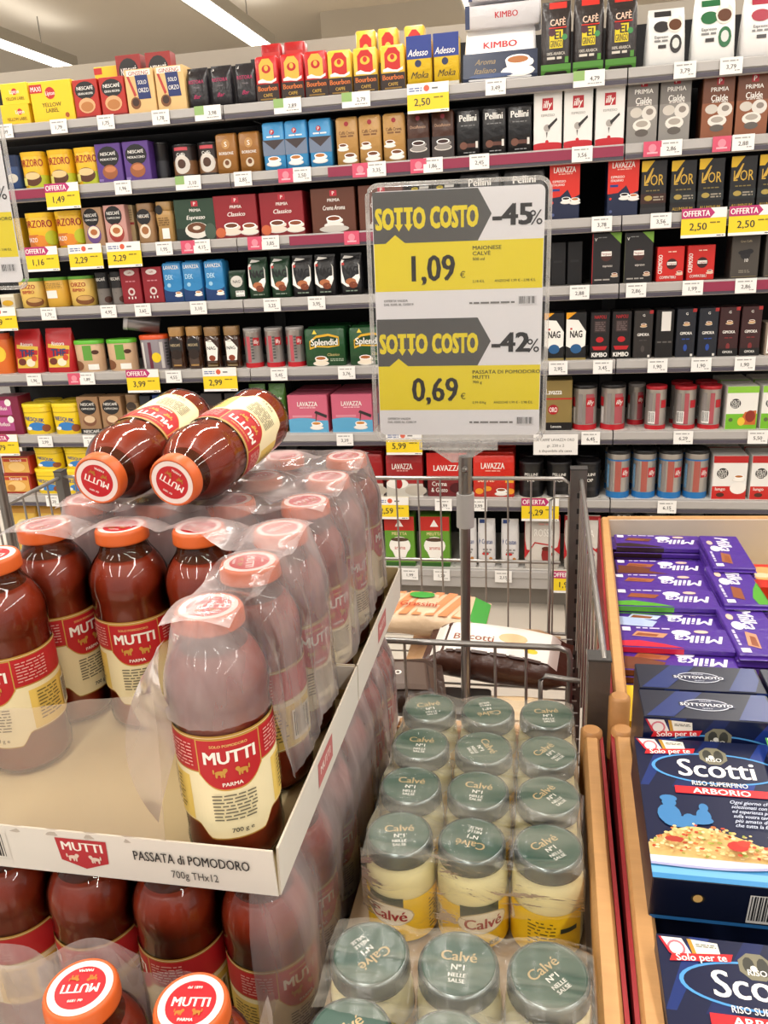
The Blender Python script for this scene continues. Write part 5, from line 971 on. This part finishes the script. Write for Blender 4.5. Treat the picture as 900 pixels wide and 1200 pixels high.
# ================================================================== JARS
glassj = clear_mat('jar_glass', 0, rough=.06, ior=1.3, gloss=.45)
q = MB(); q.lathe([(.030, .002), (.0375, .004), (.0392, .012), (.0392, .080), (.0375, .090), (.0335, .0985), (.0325, .1000)], M('#fbf0b8', .45, vary=.02), 28); me_mayo = q.mesh('mayonnaise_jar')
q = MB(); q.lathe([(.031, 0), (.0385, .002), (.0404, .010), (.0404, .081), (.0388, .092), (.0350, .100), (.0345, .106)], glassj, 28, (True, False)); me_jg = q.mesh('glass')
q = MB(); q.lathe([(.0365, .1005), (.0378, .1015), (.0380, .104), (.0374, .106), (.0376, .116), (.0366, .1195), (.0340, .1205)], M('#6c7472', .25, .7), 32, (False, False)); 
q.lathe([(.0340, .1205), (.0325, .1195), (.0320, .1197)], M('#28463a', .3), 32, (False, True)); me_lid = q.mesh('lid')
d = Dec(top_map(.1198), e0=.0001, de=.00008); gd = '#b39a6c'
d.circ(0, 0, .0318, .0318, '#26483a', 36)
d.text('Calvé', 0, .008, .0105, gd, bold=.05, mw=.040, res=3); d.text('Nº1', 0, -.004, .0060, '#e4e2da', bold=.05); d.text('NELLE', 0, -.0125, .0042, '#e4e2da', bold=.05); d.text('SALSE', 0, -.0185, .0042, '#e4e2da', bold=.05)
me_lidp = d.mb.mesh('lid_print')
d = Dec(cyl_map(.0400), .0400, e0=.0007, de=.00007); d.rough = .45
a_ = PI*.0400
d.strip(-a_*.86, a_*.86, .064, .006, '#f0c81e', 44); d.rect(-.030, .036, .014, .066, '#2f3c30')
d.circ(-.004, .042, .030, .0145, '#c8b890', 24); d.circ(-.004, .042, .0285, .0130, '#f0ead8', 24); d.text('Calvé', -.004, .042, .0135, '#a01c26', bold=.06, mw=.048, res=3)
d.lines(.045, .012, .075, .055, 9, '#6a5a1c', .35); d.rect(.080, .040, .100, .046, '#2f3c30'); d.barcode(-.085, .014, -.055, .05, bg='#e8dca0'); d.text('MAIONESE', -.004, .014, .0055, '#2f3c30', bold=.05)
me_jl = d.mb.mesh('label')
JX = [.013, -.0695, -.152]; JY = [.982, .894, .808, .722, .560, .4765]; JZ = .6135
lidrot = {(0, 0): 10, (0, 1): 50, (0, 2): 50, (0, 3): 40, (1, 0): 200, (1, 1): -60, (1, 2): -5, (1, 3): 170, (2, 0): 20, (2, 1): 0, (2, 2): 0, (2, 3): 10, (0, 4): 45, (1, 4): 0, (2, 4): -130, (2, 5): 45, (1, 5): 20, (0, 5): 60}
jrow = ['farthest row of the wrapped rear pack', 'second row of the wrapped rear pack', 'third row of the wrapped rear pack', 'front row of the wrapped rear pack', 'back row of the front pack', 'row at the bottom picture edge']
jcol = ['right', 'middle', 'left']
for ri, jy in enumerate(JY):
    for ci, jx in enumerate(JX):
        o = link('mayonnaise_jar', me_mayo, None, (jx+random.uniform(-.0008, .0008), jy, JZ), (0, 0, math.radians({(2, 3): -8, (1, 3): 28, (0, 3): -95}.get((ci, ri), random.uniform(-40, 40)))))
        tag(o, f'mayonnaise jar with green lid, {jcol[ci]} column, {jrow[ri]}', 'jar', 'mayonnaise jars in the bin')
        link('glass', me_jg, o); l = link('lid', me_lid, o); link('label', me_jl, o)
        l.rotation_euler = (0, 0, math.radians(lidrot.get((ci, ri), 0))-o.rotation_euler.z); link('lid_print', me_lidp, l)

# ================================================================== SHRINK FILM
film = clear_mat('shrink_film', .52, '#f6eaea', rough=.13, bump=.9, bscale=14, stretch=(1, 1, .3), hz_lo=.10, ior=1.35, gloss=1.1)
filmj = clear_mat('jar_film', .26, '#fffbea', rough=.20, bump=1.4, bscale=26, stretch=(.35, 1.6, 1), hz_lo=.0, ior=1.3, gloss=1.0)
def wob(a, b, s=1.0):
    return s*(math.sin(a*37+b*11)*.5+math.sin(a*83-b*29+1.3)*.3+math.sin(a*151+b*7+.4)*.2)
def cover_side(q, path, zl, zh, offs, centers, n, m, mat, gap=.006):
    "path: outline through the outer bottle centres; the skin stands off by offs(z)"
    pts = []; tot = 0
    seg = []
    for (p, nrm), (p2, nrm2) in zip(path, path[1:]):
        L = (Vector(p2)-Vector(p)).length; A = math.acos(max(-1, min(1, Vector(nrm).dot(Vector(nrm2)))))*.045; seg.append(max(L, A)); tot += seg[-1]
    def P(s):
        s *= tot
        for i, L in enumerate(seg):
            if s <= L or i == len(seg)-1: break
            s -= L
        t = min(1, s/L); p = Vector(path[i][0]).lerp(Vector(path[i+1][0]), t); nn = Vector(path[i][1]).lerp(Vector(path[i+1][1]), t).normalized(); return p, nn
    def f(u, v):
        p, nn = P(u); z0_ = zl(u) if callable(zl) else zl; z = z0_+(zh-z0_)*v
        dmin = min((p-Vector(c)).length for c in centers); g = min(1, dmin/.05)
        o = offs(z)-gap*g*g + wob(u*tot*6, z*6, .0016)
        return (p.x+nn.x*o, p.y+nn.y*o, z)
    q.grid(f, n, m, mat)
def offb(z0):
    def o(z):
        t = z-z0
        if t < .19: return .0505+.006*max(0, 1-t/.09)
        if t > .256: return .0318
        return .0505-.0187*((t-.19)/.066)**1.3
    return o
# rear upper pack: all round and over the top
c2c = [(x, y) for x in CX for y in RY[3:]]
R_, L_, F_, B_ = CX[0], CX[3], RY[3], RY[5]
ringp = [((R_, F_), (0, -1)), ((R_, F_), (1, 0)), ((R_, B_), (1, 0)), ((R_, B_), (0, 1)), ((L_, B_), (0, 1)), ((L_, B_), (-1, 0)), ((L_, F_), (-1, 0)), ((L_, F_), (0, -1)), ((R_, F_), (0, -1))]
q = MB(); cover_side(q, ringp, .845, ZB+.2585, offb(ZB), c2c, 150, 16, film)
def sag(x, y, cs, top, rad=.031, mx=.010):
    dm = min(math.hypot(x-a, y-b) for a, b in cs); return top-min(mx, max(0, dm-rad)*.45)
q.grid(lambda u, v: (L_-.0318+(R_-L_+.0636)*u, F_-.0318+(B_-F_+.0636)*v, sag(L_-.0318+(R_-L_+.0636)*u, F_-.0318+(B_-F_+.0636)*v, c2c, ZB+.2585)), 48, 36, film)
tag(q.build('shrink_film', None), 'clear shrink film wrapped around the rear upper pack of passata bottles', 'film')
# front upper pack: torn open, still round the right column and over the third row
c1c = [(CX[0], RY[0]), (CX[0], RY[1])]+[(x, RY[2]) for x in CX]
q = MB()
cover_side(q, [((CX[0]-.0, RY[0]), (-.8, -.6)), ((CX[0], RY[0]), (0, -1)), ((CX[0], RY[0]), (1, 0)), ((CX[0], RY[2]), (1, 0)), ((CX[0], RY[2]), (.5, .87))], lambda u: .962-.117*min(1, max(0, u-.30)/.12), ZB+.2585, offb(ZB), c1c, 80, 16, film)
q.grid(lambda u, v: (CX[0]-.035+.0668*u, RY[0]-.032+(RY[2]-RY[0]+.064)*v, sag(CX[0]-.035+.0668*u, RY[0]-.032+(RY[2]-RY[0]+.064)*v, c1c, ZB+.2585)), 12, 40, film)
def top3(u, v):
    x = L_-.05+(CX[0]-.03-L_+.05)*u; yf_ = RY[2]-.012-.018*math.sin(u*7+.5)-.02*u; y = yf_+(RY[2]+.034-yf_)*v
    return (x, y, sag(x, y, c1c, ZB+.2585, mx=.014) + wob(x*3, y*3, .0010)+.0004)
q.grid(top3, 50, 12, film)
# loose torn flap left of the corner bottle
def flap(u, v):
    z = ZB+.235-.165*u*(.6+.4*v)-.03*v*u; return (CX[0]-.030-.060*v*math.sin(u*2.6)-.004, RY[0]-.036-.010*math.sin(u*5+v*3)+.012*v, z)
q.grid(flap, 16, 12, film)
tag(q.build('shrink_film', None), 'torn shrink film over the right column and third row of the opened front tray', 'film')
# lower remnant of the torn film in front
def rem(u, v):
    x = -.66+(.66-.335)*u; zt = .925+.07*u**.8+wob(x*2, 0, .002); z = .846+(zt-.846)*v
    return (x, .548+.020*v+wob(x*4, z*5, .0022), z)
q = MB(); q.grid(rem, 40, 14, clear_mat('film_remnant', .40, '#d8c8b8', rough=.2, bump=.3, bscale=6, hz_lo=.30, ior=1.3))
tag(q.build('shrink_film', None), 'hazy lower remnant of torn film standing along the lettered tray front', 'film')
# lower layer
q = MB()
c3c = [(C2[0], y) for y in R2[1:]]
cover_side(q, [((C2[0], R2[1]), (0, -1)), ((C2[0], R2[1]), (1, 0)), ((C2[0], R2[6]), (1, 0)), ((C2[0], R2[6]), (0, 1))], .56, ZB2+.2545, offb(ZB2), c3c, 90, 12, film)
q.grid(lambda u, v: (C2[3]-.06+(C2[0]-C2[3]+.06)*u, .500+.006*math.sin(u*30)+.012*(1-v), .56+(.205-.02*math.sin(u*9)**2)*v), 60, 10, film)
tag(q.build('shrink_film', None), 'hazy shrink film around the lower layer of passata bottles under the tray', 'film')
q = MB()
q.grid(lambda u, v: (C2[0]+.048+.004*math.sin(v*9), R2[0]-.06+.10*u, .56+(.19-.10*(1-u)**2)*v), 10, 10, film)
tag(q.build('shrink_film', None), 'strip of torn film standing right of the right front cap, bottom edge', 'film'); q = MB()
q.grid(lambda u, v: (C2[1]-.16+(.19)*u, R2[0]+.035-.012*math.sin(u*6)+.006*v, .66+(.118-.03*(1-u))*v+.006*math.sin(u*11)), 24, 8, film)
tag(q.build('shrink_film', None), 'torn film edge hanging behind the two front caps at the bottom', 'film')
# films on the jar packs
jc = [(x, y) for x in JX for y in JY[:4]]; ZT = JZ+.1218
def jtop(u, v):
    x = JX[2]-.036+(JX[0]-JX[2]+.072)*u; y = JY[3]-.036+(JY[0]-JY[3]+.072)*v
    return (x, y, sag(x, y, jc, ZT, .037, .006)+wob(x*8, y*2, .0006))
q = MB(); q.grid(jtop, 44, 48, filmj)
def jfr(u, v):
    x = JX[2]-.038+(JX[0]-JX[2]+.076)*u; dm = min(abs(x-a) for a in JX); return (x, JY[3]-.0385-.006*v+.010*min(1, dm/.04)**2, ZT-.075*v*(1+.25*math.sin(u*5)) + wob(x*9, v*2, .001))
q.grid(jfr, 44, 10, filmj)
for s, xx in ((1, JX[0]), (-1, JX[2])):
    q.grid(lambda u, v: (xx+s*(.0375+.004*v)-s*.006*min(1, min(abs(JY[3]+(JY[0]-JY[3])*u-a) for a in JY)/.04)**2, JY[3]+(JY[0]-JY[3])*u, ZT-.075*v), 40, 8, filmj)
tag(q.build('shrink_film', None), 'glossy wrinkled shrink film over the rear pack of twelve mayonnaise jars', 'film')
jc2 = [(x, y) for x in JX for y in JY[4:]]
def jt2(u, v):
    x = JX[2]-.040+(JX[0]-JX[2]+.080)*u; yl = JY[4]-.036-.028*math.sin(u*2.4+.3)-.03*abs(u-.6); y = yl+(JY[4]+.038-yl)*v
    return (x, y, sag(x, y, jc2, ZT+.0006, .037, .010)+wob(x*8, y*3, .0008)+.0008)
q = MB(); q.grid(jt2, 46, 20, filmj)
q.grid(lambda u, v: (JX[0]-.02-.05*u+.03*v, JY[4]-.055-.03*v+.008*math.sin(u*9), ZT+.004-.022*u*v+.004*math.sin(v*8+u*3)), 14, 12, filmj)
tag(q.build('shrink_film', None), 'torn glossy film on the front pack of mayonnaise jars', 'film')

# ================================================================== CHOCOLATE BARS
purple = M('#4a2a8c', .28, bump=.2, bscale=30)
BW, BD, BH = .180, .078, .0115
def bar_mesh(edge, pic, spec):
    q = MB()
    q.rrect([(0, BW-.004, BD-.004, .002), (.002, BW, BD, .003), (BH-.002, BW, BD, .003), (BH, BW-.004, BD-.004, .002)], purple, 2, False)
    for s in (-1, 1): q.add([(s*BW/2, -BD/2, BH*.5), (s*(BW/2+.008), -BD/2, BH*.45), (s*(BW/2+.008), BD/2, BH*.45), (s*BW/2, BD/2, BH*.5)], [(0, 1, 2, 3) if s > 0 else (3, 2, 1, 0)], purple)
    if edge:
        m = M(edge, .35); q.box(-BW/2+.002, -BD/2-.0004, .001, -BW/2+BW*.55, -BD/2, BH-.001, m)
    me = q.mesh('chocolate_bar')
    d = Dec(top_map(BH)); d.rough = .3
    if edge: d.poly([(-BW/2+.002, -BD/2+.002), (.01, -BD/2+.002), (-.02, -BD/2+.014), (-.06, -BD/2+.024), (-BW/2+.002, -BD/2+.020)], edge)
    d.text('Milka', .038, -.004, .026, '#e6e2f0', bold=.06, shear=.25, mw=.085, rot=PI, res=2); d.circ(.012, .018, .016, .010, '#e6e2f0', 10)
    d.poly([(-.07, .0), (-.02, -.004), (-.01, .012), (-.06, .018)], pic); d.poly([(-.065, .002), (-.03, 0), (-.025, .008), (-.058, .012)], '#8a4a2c')
    d.circ(.045, .024, .012, .006, '#d8b8a8', 10); d.rect(-.084, .018, -.070, .032, '#e6e2f0'); d.lines(-.06, .026, -.005, .034, 1, '#c8c0e0')
    if spec: d.poly([(-.085, -.03), (-.03, -.034), (-.02, -.012), (-.05, 0), (-.085, .004)], spec)
    return me, d.mb.mesh('top_print')
kinds = {'dark': bar_mesh('#2a1418', '#6a3c28', None), 'brown': bar_mesh('#6a3824', '#9a5c3c', '#6a3824'), 'nut': bar_mesh(None, '#b8c8e0', '#a8b8dc'), 'green': bar_mesh('#4f9a2c', '#8a4a2c', None), 'red': bar_mesh('#c4203c', '#c08a6a', None), 'plain': bar_mesh(None, '#9a5c3c', None)}
words = {'dark': 'dark-edged', 'brown': 'brown-edged', 'nut': 'pale-blue patterned', 'green': 'green-edged', 'red': 'red-edged', 'plain': 'plain'}
def choc(px, py, zt, n, kd, label, turn=False):
    P = at(px, py, Z=zt)
    for i in range(n):
        z = zt-BH-i*(BH+.0012); me, pr = kinds[kd]
        cx, cy = (P.x+BW/2, P.y+BD/2) if not turn else (P.x+BD/2+.006, P.y+BW/2)
        o = link('chocolate_bar', me, None, (cx+random.uniform(-.003, .003), cy+random.uniform(-.0015, .0015), z), (0, 0, (math.radians(random.uniform(-1.2, 1.2)) + (PI/2 if turn else 0))))
        link('top_print', pr, o)
        lv = ['topmost', 'second from top', 'third from top', 'fourth from top', 'fifth from top'][i]
        tag(o, f'purple {words[kd]} chocolate bar, {lv} of the {label}', 'chocolate bar', 'chocolate bars in the bin')
for a in ((721, 641, .722, 4, 'dark', 'farthest left-hand stack'), (723, 672, .700, 2, 'brown', 'second stack from the back'), (723, 690, .708, 2, 'plain', 'third stack from the back'), (724, 709, .716, 3, 'green', 'stack with green edges'),
          (726, 735, .700, 2, 'nut', 'stack behind the red one'), (728, 757, .712, 3, 'red', 'stack with red edges'), (730, 784, .700, 5, 'brown', 'nearest stack behind the rice')):
    choc(*a)
for a in ((832, 665, .735, 4, 'plain', 'farthest crosswise stack'), (843, 708, .726, 4, 'green', 'middle crosswise stack'), (858, 766, .716, 4, 'red', 'nearest crosswise stack')):
    choc(*a, turn=True)
P = at(874, 690, Z=.69)
q = MB(); q.rrect([(0, .15, .12, .004), (.05, .15, .12, .004)], M('#c8281c', .35), 2, False); o = q.build('biscuit_box', None, (P.x+.075, P.y+.07, .64)); tag(o, 'red biscuit box with orange picture at the right of the chocolate bin', 'biscuit box')
d = Dec(top_map(.05)); d.circ(-.02, .01, .05, .035, '#e0a060', 16); d.circ(-.03, .0, .02, .012, '#e8c8a0', 10); d.circ(.02, .02, .02, .014, '#d88a6a', 10); link('top_print', d.mb.mesh('top_print'), o)
q = MB(); q.rrect([(0, .09, .10, .003), (.115, .09, .10, .003)], M('#e3c01c', .45), 2, False); o = q.build('yellow_carton', None, (.172, 1.085, .581)); tag(o, 'small plain yellow carton in the near corner of the chocolate bin', 'carton')
q = MB(); q.rrect([(0, .14, .20, .003), (.10, .14, .20, .003)], M('#e3c01c', .45), 2, False); o = q.build('yellow_carton', None, (.50, 1.33, .581)); tag(o, 'larger plain yellow carton at the right side of the chocolate bin', 'carton')
# boxes that carry the bars
for i, (x0, y0, x1, y1, zt, lb) in enumerate(((.168, 1.16, .335, 1.76, .645, 'long plain carton under the lengthwise chocolate stacks'), (.342, 1.18, .425, 1.78, .660, 'long plain carton under the crosswise chocolate stacks'))):
    q = MB(); q.box(x0, y0, .581, x1, y1, zt, M('#46306e', .5)); tag(q.build('carton'), lb, 'carton')

# ================================================================== RICE BOXES
RW, RH, RD = .146, .186, .060
navy = M('#0b1228', .35)
q = MB(); q.rrect([(0, RW-.002, RD-.002, .001), (.001, RW, RD, .0015), (RH-.001, RW, RD, .0015), (RH, RW-.002, RD-.002, .001)], navy, 1, False); me_rice = q.mesh('rice_box')
d = Dec(flat_map(-RD/2), None, RW, RH, e0=.0002, de=.00004); d.rough = .28
H_, Wd = RH, RW
X = lambda u: (u-.5)*Wd
Yv = lambda v: v*H_
d.rect(X(0), 0, X(1), H_, '#0c1536')
for a, c in ((-.1, '#142a66'), (.22, '#101f50'), (.62, '#16307a'), (.9, '#101f50')): d.poly([(X(max(0, a)), Yv(.62)), (X(min(1, a+.16)), Yv(.62)), (X(min(1, a+.42)), Yv(1)), (X(min(1, max(0, a+.30))), Yv(1))], c)
for c, hh in (('#12305e', .16), ('#1d5088', .13), ('#3a80b4', .10), ('#6aa8cc', .07), ('#3a80b4', .03)): d.rect(X(0), 0, X(1), Yv(hh), c)
d.circ(X(.56), Yv(.775), .064*1.05, .0225, '#4a8ec8', 36); d.circ(X(.56), Yv(.775), .0635, .0205, '#0c1436', 36)
d.text('Scotti', X(.56), Yv(.775), .0245, '#eceae6', bold=.045, mw=.092, res=3)
d.poly([(X(.56)+.0155*math.cos(PI/8+PI/4*i), Yv(.875)+.0135*math.sin(PI/8+PI/4*i)) for i in range(8)], '#77735f'); d.circ(X(.52), Yv(.88), .005, .008, '#3a3a34', 10); d.circ(X(.60), Yv(.875), .005, .009, '#3a3a34', 10); d.circ(X(.545), Yv(.865), .003, .003, '#d8d6ce', 8)
d.text('RISO', X(.56), Yv(.845), .0055, '#e8e6e0', bold=.04)
d.poly([(X(.02), Yv(.985)), (X(.15), Yv(.985)), (X(.20), Yv(.90)), (X(.08), Yv(.90))], '#ddd6d2'); d.poly([(X(.19), Yv(.985)), (X(.36), Yv(.975)), (X(.37), Yv(.90)), (X(.21), Yv(.90))], '#e0dccf')
d.poly([(X(.18), Yv(.985)), (X(.205), Yv(.985)), (X(.23), Yv(.90)), (X(.205), Yv(.90))], '#b0862c'); d.circ(X(.11), Yv(.93), .008, .008, '#c86a78', 14); d.circ(X(.11), Yv(.93), .006, .006, '#ddd6d2', 14); d.poly([(X(.01), Yv(.985)), (X(.025), Yv(.985)), (X(.085), Yv(.90)), (X(.065), Yv(.90))], '#b82030')
d.lines(X(.23), Yv(.945), X(.35), Yv(.965), 2, '#6a6a60')
d.poly([(X(.06), Yv(.86)), (X(.42), Yv(.885)), (X(.44), Yv(.925)), (X(.08), Yv(.90))], '#c8262c'); d.text('Solo per te', X(.25), Yv(.893), .0068, '#f0e8e4', bold=.05, mw=.046, rot=math.radians(5))
d.text('RISO SUPERFINO', X(.56), Yv(.655), .0062, '#dcdad6', bold=.03, mw=.056); d.rect(X(.24), Yv(.572), X(.88), Yv(.625), '#c2242c'); d.text('ARBORIO', X(.56), Yv(.598), .0072, '#f2ece8', bold=.05, sx=1.3, mw=.068)
for cx_, cy_, rx, ry in ((.17, .50, .08, .07), (.18, .58, .05, .03), (.18, .61, .06, .025), (.30, .46, .05, .05), (.40, .50, .05, .05), (.41, .56, .032, .028), (.36, .47, .10, .03), (.22, .45, .10, .04)): d.circ(X(cx_), Yv(cy_-.085), rx*Wd, ry*H_, '#3a74a8', 14)
for i in range(6):
    d.text(['Ogni giorno chicchi', 'selezionati con passione', 'ed esperienza per portare', 'sulla vostra tavola il gusto', 'più amato dei piatti', 'che tutta la famiglia ama'][i], X(.60), Yv(.53-.032*i), .0044, '#c8d0e4', bold=.02, shear=.4, anchor=1, mw=.056)
d.text('Scotti', X(.86), Yv(.315), .006, '#a8b8dc', bold=.0, shear=.5)
d.strip(X(0), X(.94), lambda x: Yv(0.135), lambda x: Yv(0.070)+Yv(.055)*((x-X(.35))/(X(.94)-X(.35)))**2 if x > X(.35) else Yv(0.070)+.0012*((x-X(.35))/.05)**2, '#9a9cc0', 24)
d.strip(X(0), X(.96), lambda x: Yv(0.145)+(.0018 if x > X(.8) else 0), lambda x: Yv(0.085)+Yv(.055)*((x-X(.35))/(X(.94)-X(.35)))**2 if x > X(.35) else Yv(0.085)+.0012*((x-X(.35))/.05)**2, '#cfd0dc', 24)
mound = lambda x: Yv(0.135)+Yv(.20)*max(0, 1-abs((x-X(.32))/(.62*Wd if x > X(.32) else .42*Wd))**1.7)
d.strip(X(0), X(.90), mound, lambda x: Yv(0.132), '#cfae70', 30)
rn = random.Random(4)
for i in range(240):
    cx_ = rn.uniform(X(.02), X(.86)); hi = mound(cx_); cy_ = rn.uniform(Yv(0.138), hi)
    c = rn.choice(['#dcc083', '#e4cc96', '#d0ae6c', '#e8d4a4', '#b8452a', '#c86a34', '#9aa048', '#e4cc96', '#dcc083', '#d6b878']); d.circ(cx_, cy_, rn.uniform(.0014, .0028), rn.uniform(.0010, .0018), c, 6)
d.circ(X(.56), Yv(0.185), .010, .006, '#b02c26', 10); d.circ(X(.60), Yv(0.205), .006, .004, '#c03a2c', 8); d.circ(X(.16), Yv(0.200), .009, .0035, '#a03428', 10); d.circ(X(.80), Yv(0.170), .005, .004, '#b84430', 8)
for a, c in ((.955, '#3f8a3c'), (.97, '#e8e6e2'), (.985, '#c4242c')): d.rect(X(a), Yv(.62), X(a+.015), H_*.995, c)
me_rf = d.mb.mesh('front_print')
d = Dec(top_map(RH)); d.rough = .3
d.poly([(-.07, -.028), (-.04, -.028), (.0, .028), (-.03, .028)], '#1a2c66'); d.poly([(.03, -.028), (.06, -.028), (.07, .0), (.07, .028), (.055, .028)], '#1a2c66')
d.circ(0, 0, .026, .0125, '#c8ccd8', 24); d.circ(0, 0, .0245, .0112, '#101a38', 24); d.rect(-.031, -.004, .031, .004, '#101a38'); d.text('SOTTOVUOTO', 0, 0, .0060, '#e6e6ea', bold=.05, mw=.058); d.text('MIGLIOR', 0, .0078, .0024, '#c8ccd8', bold=.03); d.text('GUSTO', 0, -.0078, .0024, '#c8ccd8', bold=.03)
me_rt = d.mb.mesh('top_print')
d = Dec(lambda a, b, e: (a, b, -e)); d.rough = .3
d.rect(-RW/2+.001, RD/2-.006, RW/2-.001, RD/2-.001, '#2a6aa8')
sd = lambda a, b: (a, b)
d.circ(-.030, -.006+.0, .0065, .0065, '#3a3220', 12); d.circ(-.030, -.006, .0045, .0055, '#d8b06c', 12); e_ = d.lift()
d.mb.add([(RW*.11, .022, -.0004), (RW*.11, -.018, -.0004), (RW*.36, -.018, -.0004), (RW*.36, .022, -.0004)], [(0, 1, 2, 3)], M('#dedcd8'))
for i in range(14): x_ = RW*.12+i*.0024; d.mb.add([(x_, .018, -.0007), (x_, -.017, -.0007), (x_+.001*(1+i % 2*.6), -.017, -.0007), (x_+.001*(1+i % 2*.6), .018, -.0007)], [(0, 1, 2, 3)], M('#1c1c1e'))
me_rb = d.mb.mesh('base_print')
def rice(loc, rx, label, rz=0):
    o = link('rice_box', me_rice, None, loc, (rx, 0, rz)); tag(o, label, 'rice box', 'blue rice boxes in the bin')
    link('front_print', me_rf, o); link('top_print', me_rt, o); link('base_print', me_rb, o); return o
def rice_lying(px, py, zf, tilt, label, dx=0):
    t_ = math.radians(tilt); P = at(px, py, Z=zf); n = Vector((0, -math.sin(t_), math.cos(t_)))
    return rice(tuple(Vector((P.x+RW/2+dx, P.y, P.z))-n*(RD/2)), -PI/2+t_, label)
rice_lying(765, 1028, .776, 10, 'navy rice box lying face up with a full view of its front')
rice_lying(765, 1028, .776, 10, 'navy rice box lying face up, cut by the right picture edge', dx=RW+.004)
t_ = math.radians(8); Pb = at(770, 1094, Z=.742); nn_ = Vector((0, -math.sin(t_), math.cos(t_))); up_ = Vector((0, math.cos(t_), math.sin(t_)))
rice(tuple(Vector((Pb.x+RW/2-.001, Pb.y, Pb.z))-up_*RH-nn_*(RD/2)), -PI/2+t_, 'navy rice box lying face up at the bottom right corner')
rice((.120+RW/2, .862, .648), 0, 'navy rice box standing upright right behind the lying one')
rice((.122+RW/2, .925, .648), 0, 'navy rice box standing upright in the rearmost place, left column')
rice((.120+RW*1.5+.004, .862, .648), 0, 'navy rice box standing at the right picture edge, front of two')
rice((.122+RW*1.5+.004, .925, .648), 0, 'navy rice box standing at the right picture edge, rear of two')
q = MB(); q.box(.122, .838, .571, .44, .955, .647, M('#8a7a68', .7)); tag(q.build('carton'), 'plain brown carton under the upright rice boxes', 'carton')
q = MB(); q.box(.122, .44, .571, .44, .820, .652, M('#101a38', .4)); tag(q.build('carton'), 'dark carton under the lying rice boxes', 'carton')
bpy.context.view_layer.update()
